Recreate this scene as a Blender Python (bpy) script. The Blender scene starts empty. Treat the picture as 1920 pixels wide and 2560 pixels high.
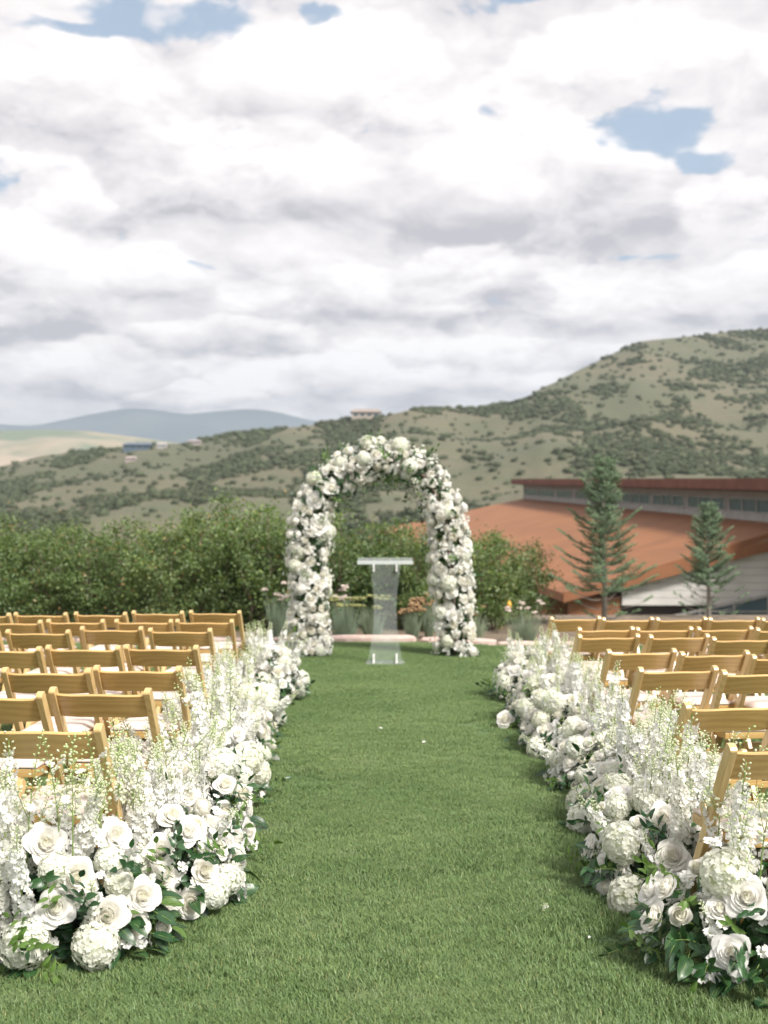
import bpy, math, random
import numpy as np
from mathutils import Vector, Matrix, Euler, noise as mn
R = math.radians
random.seed(7); np.random.seed(7)
sc = bpy.context.scene
COL = sc.collection
F = 2800.0            # focal length in pixels of the 1920 x 2560 photograph
HX, HY, CAMZ = 960.0, 1328.0, 1.46

# ------------------------------------------------------------------ camera
cd = bpy.data.cameras.new('camera'); cam = bpy.data.objects.new('camera', cd); COL.objects.link(cam)
cam.location = (0, 0, CAMZ); cam.rotation_euler = (R(90), 0, 0)
cd.sensor_fit = 'VERTICAL'; cd.sensor_height = 36.0; cd.sensor_width = 27.0
cd.lens = F / 2560 * 36.0
cd.shift_y = (HY - 1280) / 2560.0
cd.clip_start = 0.05; cd.clip_end = 40000
cd.dof.use_dof = True; cd.dof.focus_distance = 4.3; cd.dof.aperture_fstop = 2.9
sc.camera = cam
sc.view_settings.view_transform = 'Standard'; sc.view_settings.look = 'None'
sc.view_settings.exposure = 0.70; sc.view_settings.gamma = 1.0
sc.cycles.use_denoising = True
sc.cycles.max_bounces = 10; sc.cycles.transparent_max_bounces = 12
sc.cycles.diffuse_bounces = 8; sc.cycles.glossy_bounces = 2; sc.cycles.transmission_bounces = 4; sc.cycles.volume_bounces = 0
sc.cycles.sample_clamp_indirect = 8.0

# ------------------------------------------------------------------ sun
SUN_EL, SUN_AZ = 48.0, 138.0      # azimuth clockwise from +Y (away from the camera)
sd = bpy.data.lights.new('sun', 'SUN'); so = bpy.data.objects.new('sun', sd); COL.objects.link(so)
sd.energy = 4.4; sd.angle = R(12); sd.color = (1.0, 0.95, 0.88)
tosun = Vector((math.cos(R(SUN_EL)) * math.sin(R(SUN_AZ)), math.cos(R(SUN_EL)) * math.cos(R(SUN_AZ)), math.sin(R(SUN_EL))))
so.rotation_euler = tosun.to_track_quat('Z', 'Y').to_euler(); so.location = tosun * 50

# ------------------------------------------------------------------ node helper
class NT:
    def __init__(s, tree): s.t = tree; tree.nodes.clear()
    def n(s, typ, **kw):
        nd = s.t.nodes.new(typ)
        for k, v in kw.items():
            if k == 'ins':
                for kk, vv in v.items(): s.set(nd, kk, vv)
            else: setattr(nd, k, v)
        return nd
    def set(s, nd, k, v):
        sock = nd.inputs[k]
        if isinstance(v, bpy.types.NodeSocket): s.t.links.new(v, sock)
        else: sock.default_value = v
    def m(s, op, a, b=None, c=None, clamp=False):
        nd = s.n('ShaderNodeMath', operation=op); nd.use_clamp = clamp
        for i, v in enumerate((a, b, c)):
            if v is not None: s.set(nd, i, v)
        return nd.outputs[0]
    def vm(s, op, a, b=None, scale=None):
        nd = s.n('ShaderNodeVectorMath', operation=op); s.set(nd, 0, a)
        if b is not None: s.set(nd, 1, b)
        if scale is not None: s.set(nd, 'Scale', scale)
        return nd.outputs[0]
    def ss(s, v, lo, hi, a=0.0, b=1.0, interp='SMOOTHSTEP'):
        nd = s.n('ShaderNodeMapRange', interpolation_type=interp)
        for k, x in ((0, v), (1, lo), (2, hi), (3, a), (4, b)): s.set(nd, k, x)
        return nd.outputs[0]
    def mix(s, f, a, b, blend='MIX'):
        nd = s.n('ShaderNodeMix', data_type='RGBA', blend_type=blend)
        s.set(nd, 0, f); s.set(nd, 6, a if isinstance(a, bpy.types.NodeSocket) else (*a[:3], 1)); s.set(nd, 7, b if isinstance(b, bpy.types.NodeSocket) else (*b[:3], 1))
        return nd.outputs[2]
    def noise(s, vec, scale, detail=4, rough=0.5, dist=0.0, out=0):
        nd = s.n('ShaderNodeTexNoise'); 
        if vec is not None: s.set(nd, 'Vector', vec)
        s.set(nd, 'Scale', scale); s.set(nd, 'Detail', detail); s.set(nd, 'Roughness', rough); s.set(nd, 'Distortion', dist)
        return nd.outputs[out]

# ------------------------------------------------------------------ sky (world): blue Nishita sky behind procedural cumulus
world = bpy.data.worlds.new('World'); sc.world = world; world.use_nodes = True
w = NT(world.node_tree)
sky = w.n('ShaderNodeTexSky', sky_type='NISHITA'); sky.sun_disc = False
sky.sun_elevation = R(SUN_EL); sky.sun_rotation = R(SUN_AZ); sky.air_density = 1.0; sky.dust_density = 1.5
tc = w.n('ShaderNodeTexCoord').outputs['Generated']
sx = w.n('ShaderNodeSeparateXYZ'); w.set(sx, 0, tc); X, Y, Z = sx.outputs
az0 = w.m('ARCTAN2', X, Y); el0 = w.m('ARCSINE', Z)
def cloudspace(zofs, xofs=0.0):
    z2 = w.m('MAXIMUM', w.m('ADD', Z, zofs), 0.0)
    g = w.m('DIVIDE', 1.0, w.m('ADD', z2, 0.42))
    c = w.n('ShaderNodeCombineXYZ'); w.set(c, 0, w.m('ADD', X, xofs)); w.set(c, 1, Y); w.set(c, 2, w.m('MULTIPLY', z2, 2.3))
    return w.vm('SCALE', c.outputs[0], scale=g)
PA, PB = cloudspace(0.0), cloudspace(0.026, 0.010)
def dens(P):
    wv = w.n('ShaderNodeTexNoise'); w.set(wv, 'Vector', P); w.set(wv, 'Scale', 5.0); w.set(wv, 'Detail', 4.0)
    q = w.vm('ADD', P, w.vm('SCALE', w.vm('SUBTRACT', wv.outputs['Color'], (0.5, 0.5, 0.5)), scale=0.22))
    big = w.noise(q, 2.3, 7, 0.53)
    vo = w.n('ShaderNodeTexVoronoi', feature='F1'); w.set(vo, 'Vector', q); w.set(vo, 'Scale', 6.5); w.set(vo, 'Detail', 3.0); w.set(vo, 'Roughness', 0.55); w.set(vo, 'Lacunarity', 2.3)
    puff = w.m('SUBTRACT', 0.35, w.m('MULTIPLY', vo.outputs[0], vo.outputs[0]))
    return w.m('ADD', big, w.m('MULTIPLY', puff, 0.42))
dA, dB = dens(PA), dens(PB)
wz = w.n('ShaderNodeTexNoise'); w.set(wz, 'Vector', PA); w.set(wz, 'Scale', 7.0); w.set(wz, 'Detail', 6.0)
wc = w.n('ShaderNodeSeparateXYZ'); w.set(wc, 0, wz.outputs['Color'])
azw = w.m('ADD', az0, w.m('MULTIPLY', w.m('SUBTRACT', wc.outputs[0], 0.5), 0.13))
elw = w.m('ADD', el0, w.m('MULTIPLY', w.m('SUBTRACT', wc.outputs[1], 0.5), 0.07))
def ell(px, py, rx, ry, k=1.0):      # a soft ellipse in azimuth / elevation, centre and radii given in photo pixels/1.1574
    px, py, rx, ry = [v * 1.1574 for v in (px, py, rx, ry)]
    a = math.atan((px - HX) / F); e = math.atan((HY - py) / F * math.cos(a))
    dx = w.m('DIVIDE', w.m('SUBTRACT', azw, a), rx / F); dy = w.m('DIVIDE', w.m('SUBTRACT', elw, e), ry / F)
    r = w.m('SQRT', w.m('ADD', w.m('MULTIPLY', dx, dx), w.m('MULTIPLY', dy, dy)))
    return w.ss(r, 1.35, 0.45, 0.0, k)
def add(*a):
    r = a[0]
    for b in a[1:]: r = w.m('ADD', r, b)
    return r
holes = add(ell(360, 40, 200, 75), ell(110, 60, 160, 22, 0.7), ell(1440, 275, 130, 58), ell(1540, 335, 90, 40, 0.9), ell(470, 573, 90, 14, 0.8), ell(1540, 530, 230, 16, 0.75), ell(1420, 470, 60, 22, 0.5), ell(700, 5, 60, 22, 0.6), ell(1200, 0, 110, 14, 0.5))
cover = w.m('SUBTRACT', w.m('ADD', w.m('MULTIPLY', w.m('SUBTRACT', dA, 0.55), 1.15), 1.0), holes)
mask = w.ss(cover, -0.34, 0.10, 0.10, 1.0)
relief = w.m('SUBTRACT', dA, dB)
darks = add(ell(1150, 455, 360, 50, 1.0), ell(960, 490, 170, 35, 0.4), ell(60, 700, 130, 26, 0.7), ell(500, 410, 240, 50, 0.45), ell(650, 690, 380, 60, 0.35), ell(1350, 660, 300, 60, 0.35), ell(700, 880, 600, 28, 0.35), ell(60, 870, 200, 30, 0.35))
brights = add(ell(1100, 270, 280, 100, 0.55), ell(800, 850, 1300, 60, 0.35), ell(70, 560, 170, 120, 0.5), ell(340, 590, 120, 60, 0.4), ell(700, 790, 420, 60, 0.4), ell(200, 780, 200, 60, 0.35))
lowf = w.noise(PA, 2.0, 3, 0.5)
br = add(0.78, w.m('MULTIPLY', relief, 0.55), w.m('MULTIPLY', w.m('SUBTRACT', lowf, 0.5), 0.7), brights, w.m('MULTIPLY', darks, -0.62), w.m('MULTIPLY', w.m('SUBTRACT', dA, 0.55), 0.35))
# cumulus bodies: domed bright tops over flatter grey bases (centre x, base y, half width, height, base brightness)
wz2 = w.n('ShaderNodeTexVoronoi', feature='F1', normalize=True); w.set(wz2, 'Vector', PA); w.set(wz2, 'Scale', 9.0); w.set(wz2, 'Detail', 3.0); w.set(wz2, 'Roughness', 0.6); w.set(wz2, 'Lacunarity', 2.2)
bump_ = w.m('SUBTRACT', 0.22, w.m('MULTIPLY', wz2.outputs[0], 0.9))
azc = w.m('ADD', az0, w.m('MULTIPLY', w.m('SUBTRACT', wc.outputs[0], 0.5), 0.07)); elc = w.m('ADD', el0, w.m('MULTIPLY', w.m('SUBTRACT', wc.outputs[1], 0.5), 0.05))
for px, py, hw, hh, dk in [(150, 270, 300, 190, .75), (720, 270, 330, 250, .8), (1380, 250, 360, 210, .8), (520, 450, 360, 210, .45), (60, 480, 200, 150, .6), (1580, 480, 200, 110, .6), (1150, 520, 345, 320, .12), (330, 640, 170, 120, .5), (60, 715, 180, 250, .25), (700, 690, 300, 120, .35),
                          (1230, 700, 330, 150, .35), (1560, 700, 230, 140, .4), (1020, 640, 190, 110, .45), (480, 760, 260, 100, .4), (900, 800, 260, 90, .45), (200, 850, 260, 120, .4), (1180, 810, 260, 80, .5), (690, 870, 210, 130, .45), (980, 870, 200, 90, .5), (430, 880, 170, 60, .5)]:
    cx, cy, hw, hh = [v * 1.1574 for v in (px, py, hw, hh)]
    a_ = math.atan((cx - HX) / F); e_ = math.atan((HY - cy) / F * math.cos(a_))
    dx = w.m('DIVIDE', w.m('SUBTRACT', azc, a_), hw / F); dv = w.m('DIVIDE', w.m('SUBTRACT', elc, e_), hh / F)
    dv = w.m('ADD', dv, w.m('MULTIPLY', bump_, -0.15))
    rr0 = w.m('SUBTRACT', w.m('SQRT', w.m('ADD', w.m('MULTIPLY', dx, dx), w.m('MULTIPLY', dv, dv))), w.m('MULTIPLY', bump_, 0.55))
    msk = w.m('MULTIPLY', w.ss(rr0, 0.98, 0.84), w.ss(dv, -0.20, 0.05))
    sh = w.ss(dv, -0.02, 0.62, dk - .12, 1.15)
    sh = w.m('ADD', sh, w.m('MULTIPLY', relief, 1.0))
    mk = w.m('MULTIPLY', msk, 0.97)
    br = w.m('ADD', w.m('MULTIPLY', br, w.m('SUBTRACT', 1.0, mk)), w.m('MULTIPLY', sh, mk))
br = w.ss(br, -0.05, 1.3, interp='LINEAR')
cr = w.n('ShaderNodeValToRGB'); w.set(cr, 0, br)
el_ = cr.color_ramp.elements
el_[0].position = 0.0; el_[0].color = (0.36, 0.34, 0.36, 1)
el_[1].position = 1.0; el_[1].color = (0.80, 0.765, 0.745, 1)
e = el_.new(0.35); e.color = (0.54, 0.51, 0.512, 1)
e = el_.new(0.65); e.color = (0.67, 0.63, 0.62, 1)
bsky = w.mix(0.6, w.vm('SCALE', sky.outputs[0], scale=0.11), (0.25, 0.34, 0.43))
cmix = w.mix(mask, bsky, cr.outputs[0])
# below the horizon the world is plain haze-grey
cmix = w.mix(w.ss(Z, -0.01, 0.03), (0.60, 0.62, 0.66), cmix)
bg = w.n('ShaderNodeBackground', ins={'Color': cmix, 'Strength': 1.0})
w.t.links.new(bg.outputs[0], w.n('ShaderNodeOutputWorld').inputs[0])
world.cycles.sampling_method = 'MANUAL'; world.cycles.sample_map_resolution = 512

# ------------------------------------------------------------------ helpers
def pix(px, py, d): return Vector(((px - HX) / F * d, d, CAMZ - (py - HY) / F * d))
def sst(a, b, x): t = min(1, max(0, (x - a) / (b - a))); return t * t * (3 - 2 * t)
def gz(x, y=5): return -0.05 * sst(0.5, 1.6, x)          # the lawn dips a little to the right
def tag(o, label=None, cat=None, group=None, kind=None):
    for k, v in (('label', label), ('category', cat), ('group', group), ('kind', kind)):
        if v: o[k] = v
    return o
def empty(name, loc, label, cat, group=None, rz=0):
    o = bpy.data.objects.new(name, None); COL.objects.link(o); o.location = loc; o.rotation_euler = (0, 0, rz); o.empty_display_size = 0.2
    return tag(o, label, cat, group)
class MB:
    def __init__(s): s.v = []; s.f = []; s.m = []; s.c = []; s.nv = 0
    def add(s, verts, faces, mat=0, col=None):
        verts = np.asarray(verts, dtype=float).reshape(-1, 3); b = s.nv
        s.v.append(verts); s.f += [tuple(b + i for i in f) for f in faces]; s.m += [mat] * len(faces); s.nv += len(verts)
        s.c.append(np.tile(col if col is not None else (1, 1, 1), (len(verts), 1)))
    def box(s, c, size, rot=None, mat=0, taper=1.0):
        hx, hy, hz = [k / 2 for k in size]
        V = [Vector((x * hx * (taper if z > 0 else 1), y * hy * (taper if z > 0 else 1), z * hz)) for z in (-1, 1) for y in (-1, 1) for x in (-1, 1)]
        if rot is not None: V = [rot @ v for v in V]
        s.add([v + Vector(c) for v in V], [(0, 2, 3, 1), (4, 5, 7, 6), (0, 1, 5, 4), (2, 6, 7, 3), (0, 4, 6, 2), (1, 3, 7, 5)], mat)
    def tube(s, pts, rad, n=6, mat=0, col=None, caps=True):
        pts = [Vector(p) for p in pts]; V = []
        if not hasattr(rad, '__len__'): rad = [rad] * len(pts)
        for i, p in enumerate(pts):
            d = (pts[min(i + 1, len(pts) - 1)] - pts[max(i - 1, 0)]).normalized()
            a = d.orthogonal().normalized(); 
            if i == 0: ref = a
            a = (ref - d * ref.dot(d)).normalized(); ref = a; b = d.cross(a)
            V += [p + (a * math.cos(k / n * 2 * math.pi) + b * math.sin(k / n * 2 * math.pi)) * rad[i] for k in range(n)]
        Fc = [(i * n + k, i * n + (k + 1) % n, (i + 1) * n + (k + 1) % n, (i + 1) * n + k) for i in range(len(pts) - 1) for k in range(n)]
        if caps: Fc += [tuple(reversed(range(n))), tuple((len(pts) - 1) * n + k for k in range(n))]
        s.add(V, Fc, mat, col)
    def ellip(s, c, r, n=6, m=4, mat=0, axis=None, col=None):
        q = Vector((0, 0, 1)).rotation_difference(axis).to_matrix() if axis is not None else Matrix.Identity(3)
        V = [q @ Vector((0, 0, -r[2])) + Vector(c)]
        for j in range(1, m):
            a = math.pi * j / m
            for k in range(n):
                b = 2 * math.pi * k / n; V.append(q @ Vector((r[0] * math.sin(a) * math.cos(b), r[1] * math.sin(a) * math.sin(b), -r[2] * math.cos(a))) + Vector(c))
        V.append(q @ Vector((0, 0, r[2])) + Vector(c)); L = len(V) - 1
        Fc = [(0, 1 + (k + 1) % n, 1 + k) for k in range(n)] + [(1 + (j - 1) * n + k, 1 + (j - 1) * n + (k + 1) % n, 1 + j * n + (k + 1) % n, 1 + j * n + k) for j in range(1, m - 1) for k in range(n)]
        Fc += [(1 + (m - 2) * n + k, 1 + (m - 2) * n + (k + 1) % n, L) for k in range(n)]
        s.add(V, Fc, mat, col)
    def mesh(s, name, mats, smooth=True, bevel=0):
        me = bpy.data.meshes.new(name)
        V = np.concatenate(s.v) if s.v else np.zeros((0, 3))
        me.from_pydata(V.tolist(), [], s.f)
        for m in (mats if isinstance(mats, (list, tuple)) else [mats]): me.materials.append(m)
        me.polygons.foreach_set('material_index', s.m)
        me.polygons.foreach_set('use_smooth', [smooth] * len(s.f))
        ca = me.color_attributes.new('tint', 'FLOAT_COLOR', 'POINT')
        C = np.ones((len(V), 4), dtype=np.float32); C[:, :3] = np.concatenate(s.c) if s.c else 0
        ca.data.foreach_set('color', C.ravel())
        me.update(); return me
def link(name, me, parent=None, M=None, loc=None):
    o = bpy.data.objects.new(name, me); COL.objects.link(o)
    if parent is not None: o.parent = parent
    if M is not None: o.matrix_basis = M
    elif loc is not None: o.location = loc
    return o
def bev(o, w_=0.004, seg=2):
    b = o.modifiers.new('b', 'BEVEL'); b.width = w_; b.segments = seg; b.limit_method = 'ANGLE'; b.angle_limit = R(40)
def align(n, spin=0.0, scale=1.0, loc=(0, 0, 0)):
    q = Vector((0, 0, 1)).rotation_difference(Vector(n).normalized())
    return Matrix.Translation(Vector(loc)) @ q.to_matrix().to_4x4() @ Matrix.Rotation(spin, 4, 'Z') @ Matrix.Diagonal((scale, scale, scale, 1))

# ------------------------------------------------------------------ materials
def newmat(name):
    m = bpy.data.materials.new(name); m.use_nodes = True; return m, NT(m.node_tree)
def finish(m, t, sh): t.t.links.new(sh, t.n('ShaderNodeOutputMaterial').inputs[0]); return m
def pbsdf(t, **kw):
    p = t.n('ShaderNodeBsdfPrincipled')
    for k, v in kw.items(): t.set(p, k.replace('_', ' '), v)
    return p
def bump(t, h, strength=0.3, dist=0.01):
    b = t.n('ShaderNodeBump'); t.set(b, 'Strength', strength); t.set(b, 'Distance', dist); t.set(b, 'Height', h); return b.outputs[0]
def leafmat(name, c1, c2, rough=0.4, transl=0.25, tint=True, pos_scale=0.0):
    m, t = newmat(name)
    rnd = t.n('ShaderNodeObjectInfo').outputs['Random']
    c = t.mix(rnd, c1, c2)
    oc = t.n('ShaderNodeTexCoord').outputs['Object']
    c = t.mix(t.ss(t.noise(oc, 9.0, 3), 0.3, 0.7, 0, 0.35), c, tuple(k * 0.6 for k in c1))
    if tint:
        a = t.n('ShaderNodeVertexColor'); a.layer_name = 'tint'; c = t.mix(1.0, c, a.outputs[0], 'MULTIPLY')
    p = pbsdf(t, Base_Color=c, Roughness=rough)
    tr = t.n('ShaderNodeBsdfTranslucent'); t.set(tr, 0, t.mix(1.0, c, (1.3, 1.5, 0.6), 'MULTIPLY'))
    mx = t.n('ShaderNodeMixShader'); t.set(mx, 0, transl); t.set(mx, 1, p.outputs[0]); t.set(mx, 2, tr.outputs[0])
    return finish(m, t, mx.outputs[0])
def petalmat(name, white, core, rcore, transl=0.45):
    m, t = newmat(name)
    oc = t.n('ShaderNodeTexCoord').outputs['Object']
    s = t.n('ShaderNodeSeparateXYZ'); t.set(s, 0, oc)
    r = t.m('SQRT', t.m('ADD', t.m('MULTIPLY', s.outputs[0], s.outputs[0]), t.m('MULTIPLY', s.outputs[1], s.outputs[1])))
    c = t.mix(t.ss(r, 0.0, rcore, 1.0, 0.0), white, core)
    c = t.mix(t.m('MULTIPLY', t.n('ShaderNodeObjectInfo').outputs['Random'], 0.5), c, t.mix(1.0, c, (1.0, 0.985, 0.90), 'MULTIPLY'))
    a = t.n('ShaderNodeVertexColor'); a.layer_name = 'tint'; c = t.mix(1.0, c, a.outputs[0], 'MULTIPLY')
    p = pbsdf(t, Base_Color=c, Roughness=0.55, Normal=bump(t, t.noise(oc, 180, 2), 0.12, 0.002))
    t.set(p, 'Specular IOR Level', 0.25)
    tr = t.n('ShaderNodeBsdfTranslucent'); t.set(tr, 0, c)
    mx = t.n('ShaderNodeMixShader'); t.set(mx, 0, transl); t.set(mx, 1, p.outputs[0]); t.set(mx, 2, tr.outputs[0])
    return finish(m, t, mx.outputs[0])
M_rose = petalmat('rose_petal', (0.94, 0.93, 0.905), (0.90, 0.89, 0.80), 0.024)
M_hyd = petalmat('hydrangea_petal', (0.93, 0.94, 0.90), (0.90, 0.92, 0.80), 0.03)
M_del = petalmat('delphinium_petal', (0.94, 0.94, 0.925), (0.88, 0.90, 0.78), 0.006)
M_bud = petalmat('bud', (0.80, 0.83, 0.66), (0.62, 0.70, 0.38), 0.012)
M_stem = leafmat('stem_green', (0.20, 0.30, 0.07), (0.26, 0.36, 0.10), 0.5, 0.1)
M_eye = leafmat('floret_eye', (0.30, 0.34, 0.10), (0.40, 0.42, 0.16), 0.6, 0.1)
M_leafd = leafmat('dark_glossy_leaf', (0.016, 0.052, 0.020), (0.035, 0.095, 0.028), 0.36, 0.12)
M_leafl = leafmat('light_leaf', (0.09, 0.17, 0.035), (0.13, 0.22, 0.05), 0.42, 0.3)
M_shrub = leafmat('shrub_leaf', (0.115, 0.175, 0.065), (0.150, 0.210, 0.080), 0.5, 0.3)
M_spruce = leafmat('spruce_needle', (0.135, 0.195, 0.130), (0.130, 0.195, 0.100), 0.55, 0.12)
def simple(name, c, rough=0.6, metal=0.0, nz=0.0, scale=20, c2=None):
    m, t = newmat(name); oc = t.n('ShaderNodeTexCoord').outputs['Object']
    n = t.noise(oc, scale, 5, 0.6)
    col = t.mix(t.ss(n, 0.35, 0.65), c, c2 or tuple(k * 0.8 for k in c))
    p = pbsdf(t, Base_Color=col, Roughness=rough, Metallic=metal)
    if nz: t.set(p, 'Normal', bump(t, n, nz, 0.01))
    return finish(m, t, p.outputs[0])
M_bark = simple('bark', (0.16, 0.12, 0.09), 0.9, 0, 0.5, 30)
M_greybark = simple('pale_bark', (0.26, 0.235, 0.20), 0.9, 0, 0.5, 30)
def woodmat(name, axis, c1=(0.56, 0.370, 0.145), c2=(0.43, 0.262, 0.088)):
    m, t = newmat(name); oc = t.n('ShaderNodeTexCoord').outputs['Object']
    inf = t.n('ShaderNodeObjectInfo').outputs['Random']
    off = t.n('ShaderNodeCombineXYZ'); t.set(off, 0, t.m('MULTIPLY', inf, 37.0)); t.set(off, 1, t.m('MULTIPLY', inf, 11.0)); t.set(off, 2, t.m('MULTIPLY', inf, 23.0))
    mp = t.n('ShaderNodeMapping'); t.set(mp, 'Vector', oc); t.set(mp, 'Scale', [(3.2, 30, 30), (30, 3.2, 30), (26, 26, 2.5)][axis])
    v = t.vm('ADD', mp.outputs[0], off.outputs[0])
    n1 = t.noise(v, 0.9, 6, 0.6, 0.6)
    wv = t.n('ShaderNodeTexWave', wave_type='RINGS', rings_direction='XYZ'[axis]); t.set(wv, 'Vector', v); t.set(wv, 'Scale', 0.55); t.set(wv, 'Distortion', 5.0); t.set(wv, 'Detail', 3.0); t.set(wv, 'Detail Scale', 1.2)
    fine = t.noise(v, 5.0, 4, 0.7)
    f = t.m('ADD', t.m('MULTIPLY', n1, 0.55), t.m('ADD', t.m('MULTIPLY', wv.outputs[1], 0.30), t.m('MULTIPLY', fine, 0.25)))
    c = t.mix(t.ss(f, 0.30, 0.85), c1, c2)
    c = t.mix(t.m('MULTIPLY', inf, 0.35), c, tuple(k * 1.12 for k in c1))
    p = pbsdf(t, Base_Color=c, Roughness=t.ss(fine, 0.2, 0.8, 0.28, 0.45), Normal=bump(t, f, 0.15, 0.002))
    t.set(p, 'Coat Weight', 0.35); t.set(p, 'Coat Roughness', 0.25)
    return finish(m, t, p.outputs[0])
M_woodx, M_woody, M_woodz = woodmat('honey_wood_across', 0), woodmat('honey_wood_deep', 1), woodmat('honey_wood_upright', 2, (0.62, 0.44, 0.205), (0.51, 0.34, 0.14))
M_cush = simple('cream_vinyl', (0.68, 0.565, 0.50), 0.5, 0, 0.15, 60, (0.65, 0.54, 0.48))
M_rivet = simple('steel', (0.6, 0.6, 0.6), 0.3, 1.0)

# ------------------------------------------------------------------ structure: ground, lawn, grass
def grid_mesh(xs, ys, zf):
    V = [(x, y, zf(x, y)) for y in ys for x in xs]; n = len(xs)
    Fc = [(j * n + i, j * n + i + 1, (j + 1) * n + i + 1, (j + 1) * n + i) for j in range(len(ys) - 1) for i in range(n - 1)]
    return V, Fc
def structure(name, V, Fc, mat, smooth=True):
    b = MB(); b.add(V, Fc); o = link(name, b.mesh(name, mat, smooth)); o['kind'] = 'structure'; return o
m, t = newmat('soil'); gp = t.n('ShaderNodeNewGeometry').outputs['Position']
c = t.mix(t.ss(t.noise(gp, 6, 6, 0.7), 0.35, 0.65), (0.11, 0.085, 0.06), (0.22, 0.17, 0.12))
far = t.mix(t.ss(t.noise(gp, 0.03, 6, 0.65), 0.4, 0.62), (0.175, 0.165, 0.095), (0.085, 0.105, 0.055))
gs = t.n('ShaderNodeSeparateXYZ'); t.set(gs, 0, gp)
c = t.mix(t.ss(gs.outputs[1], 24, 40), c, far)
M_soil = finish(m, t, pbsdf(t, Base_Color=c, Roughness=0.95, Normal=bump(t, t.noise(gp, 25, 5, 0.7), 0.6, 0.03)).outputs[0])
def ground_z(x, y):
    b = -0.012 + gz(x)
    f = sst(19, 60, y)
    rr = math.hypot(x, y)
    f = max(f, sst(40, 160, rr))
    return b - 8.0 * f
xs = [-10500, -8000, -3000, -1000, -400, -150, -80, -50, -30] + [k * 1.0 for k in range(-20, 21)] + [30, 50, 80, 150, 400, 1000, 3000, 8000, 10500]
ys = [-2400,  -1000, -400, -150, -80, -40, -20] + [k * 1.0 for k in range(-10, 31)] + [35, 40, 50, 60, 80, 110, 150, 250, 400, 1000, 3000, 8000, 10900]
structure('ground', *grid_mesh(xs, ys, ground_z), M_soil)

def grass_color(t, gp):
    n1 = t.noise(gp, 0.9, 4, 0.6); n2 = t.noise(gp, 4.5, 4, 0.65)
    c = t.mix(t.ss(n1, 0.35, 0.65), (0.128, 0.214, 0.076), (0.170, 0.262, 0.102))
    c = t.mix(t.ss(n2, 0.52, 0.75, 0, 0.55), c, (0.205, 0.280, 0.135))
    c = t.mix(t.ss(n2, 0.25, 0.42, 0.5, 0), c, (0.092, 0.180, 0.060))
    return c
m, t = newmat('lawn_turf'); gp = t.n('ShaderNodeNewGeometry').outputs['Position']
c = t.mix(t.ss(t.noise(gp, 60, 3, 0.7), 0.3, 0.7), grass_color(t, gp), (0.035, 0.07, 0.02))
M_turf = finish(m, t, pbsdf(t, Base_Color=c, Roughness=0.9, Normal=bump(t, t.noise(gp, 90, 4, 0.7), 0.8, 0.02)).outputs[0])
lx = [-14, -10, -8, -6, -4, -2] + [k * 0.2 for k in range(0, 11)] + [3, 4, 6, 8, 10, 14]
ly = [-8, -4, 0, 2, 4, 6, 8, 10, 12, 14, 14.6]
structure('lawn', *grid_mesh(lx, ly, lambda x, y: gz(x)), M_turf)

m, t = newmat('grass_blade'); gp = t.n('ShaderNodeNewGeometry').outputs['Position']
a = t.n('ShaderNodeVertexColor'); a.layer_name = 'tint'
c = t.mix(1.0, grass_color(t, gp), a.outputs[0], 'MULTIPLY')
p = pbsdf(t, Base_Color=c, Roughness=0.45); t.set(p, 'Specular IOR Level', 0.35)
tr = t.n('ShaderNodeBsdfTranslucent'); t.set(tr, 0, c)
mx = t.n('ShaderNodeMixShader'); t.set(mx, 0, 0.25); t.set(mx, 1, p.outputs[0]); t.set(mx, 2, tr.outputs[0])
M_grass = finish(m, t, mx.outputs[0])
# one patch of blades; a node modifier repeats it over the lawn
rng = np.random.default_rng(3)
NB = 5200; rad = 0.30
V = []; Fc = []; C = []
pr = rad * np.sqrt(rng.random(NB)); pa = rng.random(NB) * 2 * np.pi
for i in range(NB):
    x0, y0 = pr[i] * math.cos(pa[i]), pr[i] * math.sin(pa[i])
    cl = mn.noise(Vector((x0 * 14, y0 * 14, 1.3)))       # tufts
    cl2 = mn.noise(Vector((x0 * 14, y0 * 14, 7.7)))
    h = (0.016 + 0.018 * rng.random()) * (1 + 0.3 * cl); wd = 0.0009 + 0.0007 * rng.random()
    d = rng.random() * 2 * math.pi; lean = (0.35 + 0.9 * rng.random()) * h
    dx, dy = math.cos(d) * lean + cl * 0.010, math.sin(d) * lean + cl2 * 0.010
    wx, wy = -math.sin(d) * wd, math.cos(d) * wd
    b0 = len(V)
    V += [(x0 - wx, y0 - wy, -0.004), (x0 + wx, y0 + wy, -0.004), (x0 + dx * .4 - wx * .9, y0 + dy * .4 - wy * .9, h * .62), (x0 + dx * .4 + wx * .9, y0 + dy * .4 + wy * .9, h * .62), (x0 + dx, y0 + dy, h * 0.95)]
    Fc += [(b0, b0 + 1, b0 + 3, b0 + 2), (b0 + 2, b0 + 3, b0 + 4)]
    g = 0.88 + 0.38 * rng.random()
    col = (g * 1.05, g, g)
    q = rng.random()
    if q < 0.02: col = (2.4, 1.5, 1.6)                   # dry blades
    elif q < 0.12: col = (g * 1.35, g * 1.15, g)
    C += [col] * 5
b = MB(); b.add(V, Fc); b.c = [np.array(C)]
grass = link('grass', b.mesh('grass', M_grass)); grass['kind'] = 'stuff'; tag(grass, 'short mown green grass of the aisle and lawn', 'grass')
ng = bpy.data.node_groups.new('grass_spread', 'GeometryNodeTree')
ng.interface.new_socket('Geometry', in_out='INPUT', socket_type='NodeSocketGeometry'); ng.interface.new_socket('Geometry', in_out='OUTPUT', socket_type='NodeSocketGeometry')
G = NT(ng)
gi, go = G.n('NodeGroupInput'), G.n('NodeGroupOutput')
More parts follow.
